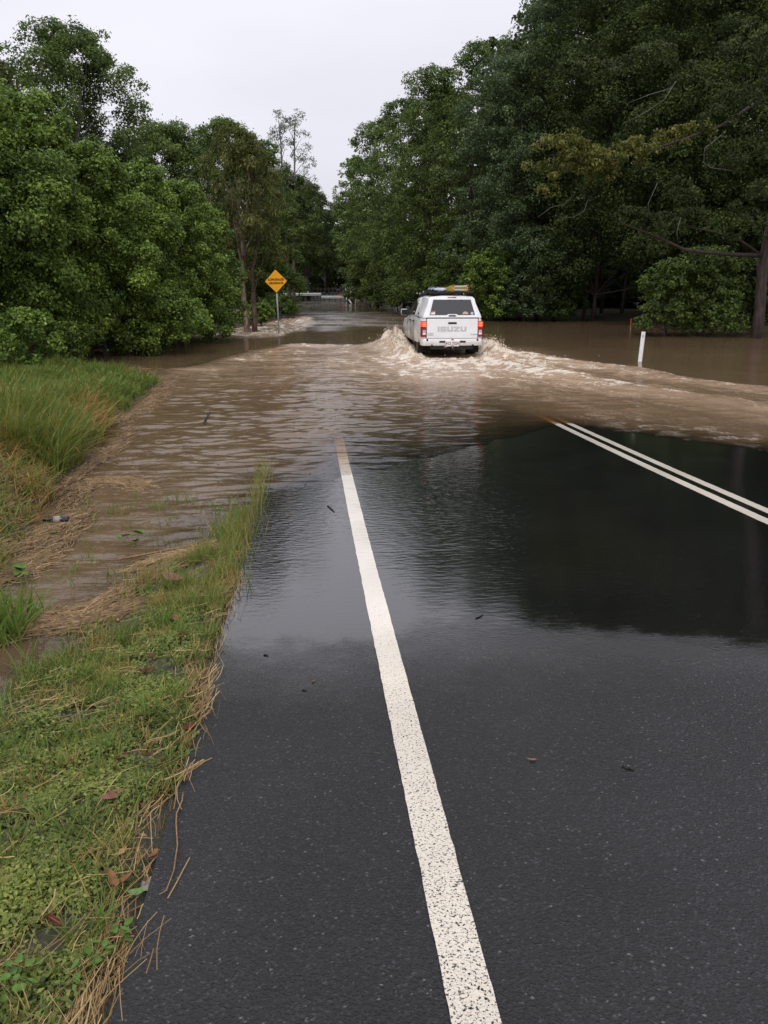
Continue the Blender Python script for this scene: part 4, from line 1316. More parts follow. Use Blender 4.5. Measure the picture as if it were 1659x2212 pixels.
ch = MB(); ch.box((0, 2.6, .47), (1.3, 4.8, .20)); ch.build('chassis', M['black_plastic'], ute)

# wheels
for y in (1.16, 4.255):
    for sx in (-1, 1):
        wh_ = MB()
        wh_.lathe([(sx * .655, .20), (sx * .655, .33), (sx * .675, .365), (sx * .70, .385), (sx * .80, .390), (sx * .875, .385), (sx * .895, .36), (sx * .905, .30), (sx * .885, .225), (sx * .80, .215)], (0, y, .385), 'x', 36)
        wo = wh_.build('wheel', M['rubber'], ute, True)
        rm_ = MB(); rm_.lathe([(sx * .80, .218), (sx * .870, .222), (sx * .872, .19), (sx * .84, .17), (sx * .855, .06), (sx * .88, .05), (sx * .88, .001)], (0, y, .385), 'x', 28)
        rm_.build('rim', M['rim'], wo, True)
for sx in (-1, 1):
    f = MB(); f.box((sx * .76, .62, .42), (.29, .015, .40)); f.build('mud_flap', M['rubber'], ute, False, .004)
    f = MB(); f.box((sx * .75, 4.26, .75), (.28, .88, .10)); f.build('arch_liner', M['black_plastic'], ute, False, .03)

# roof racks
rk = MB()
rk.box((0, 1.0, 1.945), (1.24, 1.55, .022))
for y in (.25, .63, 1.0, 1.37, 1.75): rk.box((0, y, 1.955), (1.30, .06, .045))
for x in (-.63, .63): rk.box((x, 1.0, 1.965), (.035, 1.56, .06))
for y in (.40, 1.55):
    for x in (-.52, .52): rk.box((x, y, 1.90), (.06, .09, .09))
for y in (2.15, 2.85):
    rk.box((0, y, 1.90), (1.36, .07, .03))
    for x in (-.58, .58): rk.box((x, y, 1.85), (.07, .10, .11))
rko = rk.build('roof_rack', M['black_plastic'], ute, False, .006)
for y in (2.15, 2.85, 1.37):
    for sx in (-1, 1):
        q = MB(); q.box((sx * .685, y, 1.90 if y > 2 else 1.965), (.02, .075, .04)); q.build('end_cap', M['aluminium'], rko)

# ladder on the rack
lad = empty('step_ladder', (UX, UY, UZ), UA, 'yellow step ladder with red feet lying on the truck roof rack', 'ladder')
LA = [(.22 - .215, .02), (.22 + .215, .02)]
for sx in (-1, 1):
    r_ = MB()
    A = (.22 + sx * .205, .05); B_ = (.24 + sx * .13, 2.35)
    r_.loft([[(A[0] - .012, A[1], 1.99), (A[0] + .012, A[1], 1.99), (A[0] + .012, A[1], 2.165), (A[0] - .012, A[1], 2.165)],
             [(B_[0] - .012, B_[1], 1.99), (B_[0] + .012, B_[1], 1.99), (B_[0] + .012, B_[1], 2.07), (B_[0] - .012, B_[1], 2.07)]])
    r_.build('side_rail', M['ladder_yellow'], lad)
    for z_, h_ in ((2.14, .07), (2.015, .05)):
        c_ = MB(); c_.box((A[0], .035, z_), (.036, .05, h_)); c_.build('rubber_foot', M['cap_red'], lad, False, .006)
for k in range(7):
    t = k / 6.6
    y = .12 + t * 2.1; w_ = .39 - .13 * t; zt = 2.13 - .075 * t
    r_ = MB(); r_.box((.22 + .02 * t, y, zt), (w_, .085, .028)); r_.box((.22 + .02 * t, y + .03, 2.03), (w_, .03, .035)); r_.build('rung', M['aluminium'], lad, False, .004)
tp_ = MB(); tp_.box((.24, 2.38, 2.035), (.30, .10, .09)); tp_.build('top_cap', M['ladder_yellow'], lad, False, .01)

# folded cover strapped on the rack
tr_ = MB()
rng = np.random.default_rng(7)
rings = []
for i, y in enumerate(np.linspace(.22, 1.72, 12)):
    s_ = .55 if i in (0, 11) else 1
    rr = []
    for k in range(12):
        a = 2 * math.pi * k / 12
        rr.append((-.33 + .20 * s_ * math.cos(a) + rng.normal() * .012 + .02 * math.sin(i * 1.3), y + rng.normal() * .01, 2.03 + .055 * s_ * math.sin(a) + rng.normal() * .007))
    rings.append(rr)
tr_.loft(rings)
cov = empty('rolled_cover', (UX, UY, UZ), UA, 'pale blue-grey rolled cover strapped to the left of the roof rack', 'cover')
tr_.build('cloth', M['tarp_blue'], cov, True)
for y in (.45, 1.05, 1.5):
    q = MB(); q.tube([(-.545, y, 1.985), (-.53, y, 2.05), (-.40, y, 2.10), (-.24, y, 2.10), (-.13, y, 2.05), (-.115, y, 1.985)], .012, 5); q.build('strap', M['black_plastic'], cov)

# ------------------------------------------------------------------ signs, posts and rails
M['sign_yellow'] = plain('sign_yellow', (.80, .36, .012), .4, .4)
M['sign_black'] = plain('sign_black', (.012, .010, .010), .5, .3)
M['sign_letter'] = plain('sign_letter', (.03, .014, .004), .5, .3)
M['galvanised'] = plain('galvanised', (.34, .35, .35), .5, .5, metal=.4, noise=.3, nscale=12)
M['post_white'] = plain('post_white', (.78, .78, .77), .5, .4, noise=.10, nscale=8)
M['reflector'] = plain('reflector', (.45, .46, .47), .3, .5)
M['rail_steel'] = plain('rail_steel', (.48, .49, .48), .5, .5, metal=.3, noise=.25, nscale=6)
M['old_timber'] = plain('old_timber', (.07, .06, .05), .8, .2, noise=.4, nscale=10)
M['weathered'] = plain('weathered', (.06, .057, .054), .7, .2, noise=.3, nscale=8)
M['stake_orange'] = plain('stake_orange', (.34, .05, .025), .6, .3)
M['stake_wood'] = plain('stake_wood', (.22, .17, .11), .8, .2)
M['barrier_red'] = plain('barrier_red', (.32, .025, .018), .6, .3, noise=.2, nscale=8)

# yellow diamond sign
SY = 36.0
sx_, _ = at(603, 722, SY)
_, zs = at(597, 607, SY)
sg = empty('road_sign', (sx_, SY, 0), 0, 'yellow diamond sign reading CONCEALED DRIVEWAYS on a grey pole in the torrent', 'sign')
sg.rotation_euler = (0, R(-1.4), R(-3))
ps = MB(); ps.tube([(0, 0, -.5), (0, 0, zs + .25)], .034, 12); ps.build('pole', M['galvanised'], sg, True)


def diamond(hd, y0, y1, name, mat, z, rc=.06):
    P = []
    for k in range(4):
        a = math.pi / 2 * k
        c = Vector((math.cos(a), math.sin(a))) * (hd - rc * 1.414)
        for j in range(-3, 4):
            t = a + j / 3 * math.pi / 4
            P.append((c.x + rc * math.cos(t), z + c.y + rc * math.sin(t)))
    return MB().loft([[(x, y1, q) for x, q in P], [(x, y0, q) for x, q in P]]).build(name, mat, pl_parent)


pl_parent = sg
bd = diamond(.505, -.045, -.040, 'sign_plate', M['sign_black'], zs)
pl_parent = bd
diamond(.463, -.050, -.046, 'yellow_face', M['sign_yellow'], zs, .03)
text('lettering', 'CONCEALED', .118, M['sign_letter'], bd, (.0, -.0515, zs + .062), (R(90), 0, 0), .92, .001, .006, 1.08)
text('lettering', 'DRIVEWAYS', .118, M['sign_letter'], bd, (.0, -.0515, zs - .085), (R(90), 0, 0), .86, .001, .006, 1.08)
for dz in (-.33, .33):
    q = MB(); q.lathe([(0, .016), (.006, .014), (.008, .001)], (0, 0, 0), 'z', 10)
    o = q.build('bolt', M['galvanised'], bd); o.rotation_euler = (R(90), 0, 0); o.location = (0, -.051, zs + dz)
for dz in (-.25, .25):
    q = MB(); q.box((0, -.028, zs + dz), (.16, .02, .045)); q.build('bracket', M['galvanised'], sg)

# white guide post
px, py = onz(1382, 780, 0)
gp = empty('guide_post', (px, py, -.1), 0, 'leaning white guide post standing in brown water on the right', 'post')
gp.rotation_euler = (0, R(2.4), R(-12))
g = MB(); g.loft([[(-.055, .012, z), (-.03, -.014, z), (.03, -.014, z), (.055, .012, z), (.03, .004, z), (-.03, .004, z)] for z in (-.3, .5, .895)]); g.build('shaft', M['post_white'], gp, False, .003)
g = MB(); g.box((0, -.018, .78), (.045, .006, .07)); g.build('reflector', M['reflector'], gp, False, .003)

# small red-topped stake further out
px, py = 11.3, 38.5
px, _ = at(1362, 705, 38.5)
st = empty('marker_stake', (px, py, -.1), 0, 'thin red-topped stake in the water before the shaded gap', 'stake')
MB().box((0, 0, .22), (.05, .03, .7)).build('shaft', M['stake_wood'], st)
MB().box((0, 0, .44), (.056, .036, .26)).build('red_top', M['stake_orange'], st)

# guard rails at the bend
def w_beam(name, label, A, B, zt, posts, ncap=0):
    A, B = Vector(A), Vector(B)
    d = (B - A).normalized(); nrm = Vector((d.y, -d.x, 0))
    rt = empty(name, (A.x, A.y, 0), 0, label, 'guard rail')
    prof = [(0, -.155), (-.03, -.155), (-.085, -.10), (-.085, -.06), (-.03, -.015), (-.03, .015), (-.085, .06), (-.085, .10), (-.03, .155), (0, .155)]
    prof += [(x + .012, z) for x, z in reversed(prof)]
    b = MB()
    b.loft([[tuple(Vector((0, 0, 0)) + (-nrm) * x + Vector((0, 0, z + zt))) for x, z in prof], [tuple((B - A) + (-nrm) * x + Vector((0, 0, z + zt))) for x, z in prof]])
    b.build('rail', M['rail_steel'], rt)
    L_ = (B - A).length
    for k in range(posts):
        p = d * (L_ * (k + .5) / posts) - nrm * .08
        q = MB(); q.box((p.x, p.y, zt / 2 - .1), (.12, .12, zt + .35)); q.build('post', M['old_timber'], rt)
    for k in range(ncap):
        p = d * (L_ * (k + .6) / ncap * .82) - nrm * .02
        q = MB(); q.box((p.x, p.y, zt + .24), (.07, .05, .20)); q.build('delineator', M['post_white'], rt, False, .01)
    return rt


RY = 96.0
x0, zr = at(612, 633.5, RY); x1, _ = at(692, 636, RY)
w_beam('guard_rail', 'pale steel guard rail at the left of the road end', (x0, RY, 0), (x1, RY + 1, 0), zr - .12, 6, 2)
x2, _ = at(694, 640, RY + 1.5); x3, z3 = at(742, 638, RY + 1.5)
w_beam('guard_rail', 'darker lower guard rail before the wooden bridge railing', (x2, RY + 1.5, 0), (x3, RY + 2, 0), .42, 4)
x4, _ = at(740, 637, RY); x5, z5 = at(757, 637, RY)
w_beam('guard_rail', 'short guard rail at the right of the road end', (x4, RY + .6, 0), (x5, RY, 0), z5 - .1, 2)

# timber railing of the bridge behind
BYY = RY + 7
xa, zb_ = at(652, 628, BYY); xb, _ = at(735, 626, BYY)
br = empty('bridge_railing', (xa, BYY, 0), 0, 'dark timber bridge railing with many posts behind the guard rail', 'railing')
nP = 11
for k in range(nP):
    q = MB(); q.box(((xb - xa) * k / (nP - 1), 0, .62), (.14, .14, 1.75)); q.build('post', M['weathered' if k > 2 else 'old_timber'], br)
for z in (.75, 1.28):
    q = MB(); q.box(((xb - xa) / 2, -.09, z), (xb - xa + .2, .04, .10)); q.build('rail', M['old_timber'], br)

# red warning panel by the rail
xr_, zr_ = at(735, 634, RY + 2.5)
rb = empty('warning_panel', (xr_, RY + 2.5, 0), R(4), 'red tilted warning panel with white edge behind the far guard rail', 'barrier')
q = MB(); q.prism([(-.45, .25), (.35, .35), (.55, 1.15), (.35, .9), (-.4, .6)], (0, 0, .05), (1, 0, 0), (0, 0, 1), .04); q.build('panel', M['barrier_red'], rb)
q = MB(); q.tube([(.70, 0, .15), (.66, 0, .9), (.62, 0, 1.55)], .05, 8); q.build('leg', M['post_white'], rb)
q = MB(); q.tube([(.5, -.05, .35), (.8, -.05, .40), (.9, -.05, .7), (.72, -.05, 1.0)], .04, 8); q.build('edge_strip', M['post_white'], rb)

# chevron markers at both ends of the rail
def chevron(label, u, v, Y, flip, s):
    x, z = at(u, v, Y)
    t = empty('chevron_marker', (x, Y, z - s * .5 - .3), 0, label, 'marker')
    MB().box((0, .02, s * .5 + .3), (s * .85, .02, s)).build('board', M['sign_black'], t)
    k = -1 if flip else 1
    P = [(-.22, -.5), (.0, -.5), (.30, 0), (.0, .5), (-.22, .5), (.06, 0)]
    q = MB(); q.prism([(k * a * s, c * s * .92) for a, c in P], (0, .005, s * .5 + .3), (1, 0, 0), (0, 0, 1), -.008); q.build('arrow', M['post_white'], t)
    MB().box((0, .05, -.2), (.08, .06, 1.2)).build('post', M['old_timber'], t)


chevron('black marker with white arrow pointing right, at the left rail end', 604.5, 637, 95.5, False, .62)
chevron('black marker with white arrow pointing left, at the right rail end', 757, 647, 86, True, .75)

# bent pale pipe rail in the right-hand bushes
xp, zp = at(758, 626, 91)
bpz = empty('pipe_rail', (xp, 91, 0), 0, 'bent pale pipe handrail half hidden in the right bushes', 'railing')
for dx in (0, .45):
    q = MB(); q.tube([(dx, 0, -.2), (dx, 0, 1.3), (dx + .05, 0, 1.75), (dx + .25, 0, 1.95), (dx + .7, 0, 1.9)], .05, 8); q.build('pipe', M['post_white'], bpz, True)
q = MB(); q.tube([(0, 0, .9), (1.3, 0, .95)], .045, 8); q.build('pipe', M['post_white'], bpz, True)

# rustic fence glimpsed past the end of the railing
xf, _ = at(735, 625, 104)
fn = empty('farm_fence', (xf, 104, float(ground(xf, 104))), 0, 'dark timber farm fence beyond the right end of the bridge railing', 'fence')
for k in range(3):
    q = MB(); q.box((k * 1.1, 0, .6), (.14, .14, 1.5)); q.build('post', M['old_timber'], fn)
for z in (.55, 1.05):
    q = MB(); q.box((1.1, -.08, z), (2.4, .05, .12)); q.build('rail', M['old_timber'], fn)

# ------------------------------------------------------------------ grass, straw and litter on the left
M['grass_short'] = foliage('grass_short', [(0.413, 0.272, 0.100), (0.294, 0.252, 0.068), (0.125, 0.171, 0.034), (0.152, 0.232, 0.044)], rough=.5, spec=.25, trans=.35)
M['grass_tall'] = foliage('grass_tall', [(0.392, 0.222, 0.084), (0.326, 0.252, 0.068), (0.136, 0.182, 0.034), (0.147, 0.227, 0.045)], rough=.5, spec=.25, trans=.35)
M['creeper'] = foliage('creeper', [(0.039, 0.056, 0.014), (0.136, 0.177, 0.039), (0.294, 0.323, 0.074)], rough=.5, spec=.25, trans=.3)
M['straw'] = foliage('straw', [(.07, .04, .017), (.27, .175, .075), (.52, .38, .18)], rough=.65, spec=.2, trans=.1)
M['mat_straw'] = foliage('mat_straw', [(.06, .036, .016), (.20, .125, .055), (.42, .29, .14)], rough=.55, spec=.3, trans=.05)
M['leaf_red'] = plain('leaf_red', (.085, .018, .010), .55, .2, noise=.45, nscale=40)
M['leaf_brown'] = plain('leaf_brown', (.20, .085, .04), .6, .2, noise=.4, nscale=40)
M['leaf_pink'] = plain('leaf_pink', (.19, .085, .062), .6, .2, noise=.4, nscale=40)
M['leaf_green'] = plain('leaf_green', (.10, .19, .05), .45, .4, noise=.3, nscale=40)
M['leaf_pale'] = plain('leaf_pale', (.36, .33, .15), .5, .4, noise=.3, nscale=30)
M['twig_dark'] = plain('twig_dark', (.018, .012, .009), .6, .3)
M['stem_tan'] = plain('stem_tan', (.24, .14, .07), .6, .3, noise=.4, nscale=30)
M['weed_green'] = plain('weed_green', (.085, .155, .028), .55, .2, noise=.3, nscale=25)
M['bottle_dark'] = plain('bottle_dark', (.010, .009, .012), .12, .6)
M['bottle_label'] = plain('bottle_label', (.30, .27, .20), .6, .3, noise=.5, nscale=30)
M['film_grey'] = plain('film_grey', (.28, .26, .24), .25, .5, noise=.3, nscale=30)


def gz(x, y):
    d = x - Xc(y)
    return np.where(np.abs(d) < EDGE, road_z(y, d), ground(x, y))


def foot(u, v):
    z = .2
    for _ in range(12):
        x, y = onz(u, v, z)
        z = max(float(gz(x, y)), .0)
    return x, y, z


def blades(P, h, w, az, lean, bend, rng):
    """grass blades: P (n,3) roots; each bends over towards azimuth az"""
    n = len(P)
    dirv = np.stack([np.cos(az), np.sin(az), np.zeros(n)], 1)
    side_a = az + math.pi / 2 + rng.normal(size=n) * .7
    side = np.stack([np.cos(side_a), np.sin(side_a), np.zeros(n)], 1)
    lv = []
    for k, t in enumerate((0, .38, .72, 1.0)):
        ang = lean + bend * t
        # integrate the arc roughly
        am = lean + bend * t * .5
        p = P + (dirv * np.sin(am)[:, None] + np.array([0, 0, 1]) * np.cos(am)[:, None]) * (h * t)[:, None]
        ww = w * (1.0, .9, .62, .08)[k] * .5
        lv += [p - side * ww[:, None], p + side * ww[:, None]]
    V = np.stack(lv, 1).reshape(-1, 3)
    b = np.arange(n)[:, None] * 8
    F = np.concatenate([b + np.array([[0, 1, 3, 2]]), b + np.array([[2, 3, 5, 4]]), b + np.array([[4, 5, 7, 6]])], 1).reshape(-1, 4)
    return V, F


def scatter(n, x0, x1, y0, y1, dens, rng):
    x = rng.uniform(x0, x1, n); y = rng.uniform(y0, y1, n)
    k = rng.random(n) < dens(x, y)
    return x[k], y[k]


def eleft(x, y):  # distance out from the bitumen's left edge
    return -(x - Xc(y)) - EDGE


def grass_obj(name, mat, label, catg, parts_):
    V, F, T, off = [], [], [], 0
    for v, f, t in parts_:
        V.append(v); F.append(f + off); T.append(np.repeat(t, len(f) // len(t))); off += len(v)
    o = mesh_np(name, np.concatenate(V), np.concatenate(F), mat, None, False, fattr={'tint': np.clip(np.concatenate(T), 0, 1)})
    return tag(o, label, catg, kind='stuff')


rng = np.random.default_rng(301)


def edge_in(y):  # how far grass creeps over the bitumen, ragged
    k = np.interp(y, [1.0, 1.6, 2.1, 2.45, 2.65, 2.85, 3.3, 3.7, 5, 7], [.13, .10, .03, .08, .08, -.01, -.01, .04, .02, .03])
    return k - .025 * pn(y * 4.1, y * 0, 33) - .03 * pn(y * 9.3, y * 0, 34)


def dead_mask(x, y):
    return sst(.05, .45, fbm(x * 1.6, y * 1.6, 130, 3))


# low creeping cover on the near verge
x, y = scatter(600000, -3.0, -.4, .9, 5.0, lambda x, y: (sst(-.02, .07, eleft(x, y) - edge_in(y)) * sst(.0, .05, gz(x, y)) * np.clip(.48 + 1.2 * fbm(x * 2.2, y * 2.2, 120, 3), .04, 1)
              * np.clip(1.35 - y * .16, .1, 1)) * (x / y > -.78), rng)
z = gz(x, y)
hh = .012 + .040 * rng.random(len(x)) * np.clip(.6 + fbm(x * 3, y * 3, 121, 2), .2, 1.4) * sst(-.1, .25, eleft(x, y))
P = np.stack([x, y, z + hh], 1)
N = unit(rng.normal(size=(len(x), 3)) * .55 + np.array([0, -.15, 1]))
V, F = leaf_quads(P, N, rng, .019, .0115)
T = .45 + .20 * rng.normal(size=len(x)) + .25 * (hh / .05 - .5) + .3 * fbm(x * 2.5, y * 2.5, 122, 2)
grass_obj('ground_cover', M['creeper'], 'low creeping green weeds matting the near verge', 'weeds', [(V, F, T)])

# short grass on the verge
parts_ = []
x, y = scatter(150000, -3.0, -.4, .8, 7.6, lambda x, y: sst(-.01, .05, eleft(x, y) - edge_in(y)) * sst(-.05, .03, gz(x, y)) * np.clip(.25 + 1.4 * fbm(x * 1.9, y * 1.9, 123, 3), .03, 1) * (x / y > -.80) * (.45 + .55 * sst(3.2, 4.6, y)), rng)
n = len(x)
P = np.stack([x, y, gz(x, y) - .004], 1)
h = rng.uniform(.03, .125, n) * (1 + .5 * pn(x * 2, y * 2, 124)) * (1 + .5 * sst(4, 6, y))
V, F = blades(P, h, rng.uniform(.0025, .0055, n), rng.uniform(0, 6.28, n), rng.uniform(.0, .55, n), rng.uniform(.2, 1.3, n), rng)
T = .64 + .24 * rng.normal(size=n) - .6 * dead_mask(x, y) * rng.random(n) - .35 * sst(.10, -.02, eleft(x, y))
parts_.append((V, F, T))
# tufts that stand out
tx, ty = scatter(900, -2.3, -.5, 1.0, 6.6, lambda x, y: sst(-.02, .05, eleft(x, y) - edge_in(y)) * sst(-.03, .04, gz(x, y)) * (x / y > -.78) * .75, rng)
for cx, cy in zip(tx, ty):
    k = rng.integers(9, 26)
    dead = rng.random() < .48
    P = np.stack([cx + rng.normal(size=k) * .016, cy + rng.normal(size=k) * .016, np.full(k, float(gz(cx, cy)) - .004)], 1)
    hk = rng.uniform(.06, .13) if dead else rng.uniform(.07, .19)
    V, F = blades(P, rng.uniform(.5, 1.1, k) * hk, rng.uniform(.004, .009, k) * (.6 if dead else 1), rng.uniform(0, 6.28, k), rng.uniform(.05, .6, k), rng.uniform(.2, 1.2, k), rng)
    parts_.append((V, F, (.12 if dead else .85) + .12 * rng.normal(size=k)))
# thin line of grass on the bitumen's edge that stands out of the water
x, y = scatter(11000, -2.2, -.7, 5.2, 9.9, lambda x, y: np.exp(-((eleft(x, y) - .03 - .05 * pn(y * 2, y * 0, 35)) / .075) ** 2) * (.35 + .65 * sst(.1, -.3, pn(y * 2.6, y * 0, 36))), rng)
n = len(x)
P = np.stack([x, y, gz(x, y) - .01], 1)
V, F = blades(P, rng.uniform(.10, .30, n) * (.7 + .3 * sst(6, 8, y)), rng.uniform(.003, .007, n), rng.uniform(0, 6.28, n), rng.uniform(0, .3, n), rng.uniform(.1, .8, n), rng)
parts_.append((V, F, .50 + .22 * rng.normal(size=n)))
# scattered blades in the shallows
tx, ty = scatter(330, -3.4, -1.2, 4.4, 8.2, lambda x, y: sst(.05, .15, eleft(x, y)) * sst(.02, -.03, gz(x, y)) * (.25 + .75 * np.exp(-eleft(x, y) * 1.8)), rng)
for cx, cy in zip(tx, ty):
    k = rng.integers(3, 12)
    P = np.stack([cx + rng.normal(size=k) * .02, cy + rng.normal(size=k) * .02, np.full(k, -.03)], 1)
    V, F = blades(P, rng.uniform(.06, .20, k), rng.uniform(.004, .008, k), rng.uniform(0, 6.28, k), rng.uniform(.0, .6, k), rng.uniform(.2, 1.0, k), rng)
    parts_.append((V, F, .72 + .2 * rng.normal(size=k)))
grass_obj('verge_grass', M['grass_short'], 'short patchy grass on the near verge beside the bitumen', 'grass', parts_)

# tall grass on the bank
parts_ = []
def bankd(x, y):
    return np.interp(y, BY, BX) + pn(y * 1.1, y * 0 + 3, 9) * .25 - x
x, y = scatter(330000, -11, -1.9, 3.9, 19.6, lambda x, y: sst(-.25 - .2 * sst(7, 12, y), .25, bankd(x, y)) * sst(-.02, .05, gz(x, y)) * np.clip(.55 + .8 * fbm(x * 1.1, y * 1.1, 140, 3), .08, 1) * (x / y > -.80) * np.clip(9 / y, .45, 1) * (.55 + .45 * sst(7.5, 10, y)), rng)
n = len(x)
dist = y
dry = np.clip(1.5 * sst(-.12, .35, fbm(x * .8 + 5, y * .8, 141, 3)) * sst(15, 10, y) + .8 * sst(.2, -.35, bankd(x, y)) * sst(24, 9, y), 0, 1)
P = np.stack([x, y, gz(x, y) - .01], 1)
h = (.20 + .14 * sst(7, 11, y) + (.26 + .16 * sst(7, 11, y)) * np.clip(.5 + fbm(x * .9, y * .9, 142, 2), 0, 1.2)) * rng.uniform(.55, 1.15, n) * sst(-.1, .9, bankd(x, y) + .40 + .2 * sst(7, 12, y)) * (1 - .62 * sst(10, 16, y))
V, F = blades(P, h + .05, rng.uniform(.007, .015, n) * np.clip(dist / 8, 1, 2), rng.normal(size=n) * 1.5 - .9, rng.uniform(.0, .55, n) + dry * .45, rng.uniform(.3, 1.5, n), rng)
T = .74 + .20 * rng.normal(size=n) - dry * rng.uniform(.3, 1.0, n) * .9 + .10 * sst(11, 17, y) - .22 * np.clip(fbm(x * 2.1, y * 2.1, 143, 3), 0, 1)
parts_.append((V, F, T))
# green tufts that push through the washed-up straw
tx, ty = scatter(420, -5.2, -2.2, 4.6, 9.5, lambda x, y: sst(-.05, .4, bankd(x, y)) * sst(-.1, .03, gz(x, y)) * (x / y > -.80), rng)
for cx, cy in zip(tx, ty):
    k = rng.integers(14, 34)
    P = np.stack([cx + rng.normal(size=k) * .035, cy + rng.normal(size=k) * .035, np.full(k, float(gz(cx, cy)) - .01)], 1)
    V, F = blades(P, rng.uniform(.10, .32, k), rng.uniform(.006, .012, k), rng.uniform(0, 6.28, k), rng.uniform(0, .55, k), rng.uniform(.3, 1.3, k), rng)
    parts_.append((V, F, (.2 if rng.random() < .3 else .8) + .15 * rng.normal(size=k)))
# tall bright clump on the left, close by
cx, cy, _ = foot(22, 1392)
k = 260
P = np.stack([cx - .12 + rng.normal(size=k) * .10, cy + .15 + rng.normal(size=k) * .12, np.full(k, -.02)], 1)
V, F = blades(P, rng.uniform(.18, .40, k), rng.uniform(.008, .016, k), rng.uniform(0, 6.28, k), rng.uniform(0, .4, k), rng.uniform(.2, 1.1, k), rng)
parts_.append((V, F, .9 + .12 * rng.normal(size=k)))
# blades that lean in from the left edge on the verge
for (u, v) in ((4, 1650), (14, 1560), (60, 1465), (75, 1440)):
    bx_, by_, bz_ = foot(u, v)
    k = 10
    P = np.stack([bx_ + rng.normal(size=k) * .03, by_ + rng.normal(size=k) * .03, np.full(k, bz_ - .01)], 1)
    V, F = blades(P, rng.uniform(.12, .26, k), rng.uniform(.006, .012, k), rng.uniform(0, 6.28, k), rng.uniform(0, .5, k), rng.uniform(.2, 1.1, k), rng)
    parts_.append((V, F, .9 + .12 * rng.normal(size=k)))
grass_obj('bank_grass', M['grass_tall'], 'long green and straw-coloured grass on the left bank', 'grass', parts_)


# straw: lying stalks
def stalks(x, y, z, L, w, az, rng, arch=.25):
    n = len(x)
    d = np.stack([np.cos(az), np.sin(az), rng.normal(size=n) * .10], 1)
    s = np.stack([-np.sin(az), np.cos(az), np.zeros(n)], 1)
    c = np.stack([x, y, z], 1)
    cv = rng.normal(size=n) * arch
    lv = []
    for t in (-.5, -.15, .2, .5):
        p = c + d * (L * t)[:, None] + s * (cv * L * (t * t))[:, None] + np.array([0, 0, 1]) * (np.abs(rng.normal(size=n)) * .006)[:, None]
        tw = s * (w / 2)[:, None] * .8 + np.array([0, 0, 1]) * (w / 2)[:, None] * .5
        lv += [p - tw, p + tw]
    V = np.stack(lv, 1).reshape(-1, 3)
    b = np.arange(n)[:, None] * 8
    F = np.concatenate([b + np.array([[0, 1, 3, 2]]), b + np.array([[2, 3, 5, 4]]), b + np.array([[4, 5, 7, 6]])], 1).reshape(-1, 4)
    return V, F


parts_ = []
# along the bitumen edge, thickest close by
x, y = scatter(24000, -1.4, -.3, .9, 5.6, lambda x, y: np.exp(-((eleft(x, y) - edge_in(y) - .005) / .060) ** 2) * (.25 + .75 * sst(.0, .35, pn(y * 1.5, y * 0, 37) + .25 * sst(2.6, 1.2, y))), rng)
n = len(x)
V, F = stalks(x, y, gz(x, y) + rng.uniform(.003, .028, n), rng.uniform(.05, .22, n), rng.uniform(.0015, .004, n), R(95) + rng.normal(size=n) * .34, rng, .12)
parts_.append((V, F, .55 + .22 * rng.normal(size=n)))
# strewn over the verge
x, y = scatter(5200, -2.5, -.5, .9, 6.2, lambda x, y: sst(0, .1, eleft(x, y)) * sst(-.02, .03, gz(x, y)) * (.25 + .75 * dead_mask(x, y)), rng)
n = len(x)
V, F = stalks(x, y, gz(x, y) + rng.uniform(.01, .06, n), rng.uniform(.04, .20, n), rng.uniform(.0015, .0035, n), rng.uniform(0, 3.14, n), rng)
parts_.append((V, F, .6 + .22 * rng.normal(size=n)))
# dead leaves' litter
x, y = scatter(2600, -2.5, -.5, .9, 6.2, lambda x, y: sst(-.05, .1, eleft(x, y)) * sst(-.02, .03, gz(x, y)) * (.2 + .8 * dead_mask(x, y)), rng)
n = len(x)
V, F = leaf_quads(np.stack([x, y, gz(x, y) + rng.uniform(.008, .03, n)], 1), unit(rng.normal(size=(n, 3)) * .4 + np.array([0, 0, 1])), rng, .034, .016)
parts_.append((V, F, .18 + .15 * rng.normal(size=n)))
grass_obj('dry_straw', M['straw'], 'dry straw and dead stalks along the ragged edge of the bitumen', 'straw', parts_)

# flotsam of straw along the water's edge
parts_ = []
def wrack(pts, wid, n, tint, zoff=.012):
    pts = np.array(pts)
    t = rng.random(n) * (len(pts) - 1)
    i = np.minimum(t.astype(int), len(pts) - 2); f = (t - i)[:, None]
    c = pts[i] * (1 - f) + pts[i + 1] * f
    d = pts[i + 1] - pts[i]
    az = np.arctan2(d[:, 1], d[:, 0]) + rng.normal(size=n) * .45
    x = c[:, 0] + rng.normal(size=n) * wid * (.5 + .5 * pn(t * 2, t * 0, 38)); y = c[:, 1] + rng.normal(size=n) * wid * 1.5
    z = np.maximum(gz(x, y), 0) + rng.uniform(.0, zoff * 2.5, n)
    V, F = stalks(x, y, z, rng.uniform(.05, .24, n), rng.uniform(.003, .007, n), az, rng, .5)
    parts_.append((V, F, tint + .22 * rng.normal(size=n)))
wrack(np.array([(-3.0, 4.6), (-3.2, 5.6), (-3.5, 6.6), (-3.8, 7.8), (-4.3, 9.2)]), .35, 5200, .45, .05)
wrack(np.array([(-4.9, 9.2), (-5.4, 10.5), (-6.0, 11.8)]), .5, 4000, .5, .12)
def w2(l): return [onz(u, v, .02) for u, v in l]
wrack(w2([(-20, 1330), (60, 1345), (160, 1330), (250, 1290), (330, 1240), (400, 1205)]), .06, 2600, .5)
wrack(w2([(90, 1338), (170, 1345), (240, 1325), (290, 1310)]), .05, 1500, .4)
wrack(w2([(290, 1225), (340, 1205), (420, 1190), (450, 1175)]), .03, 500, .65)
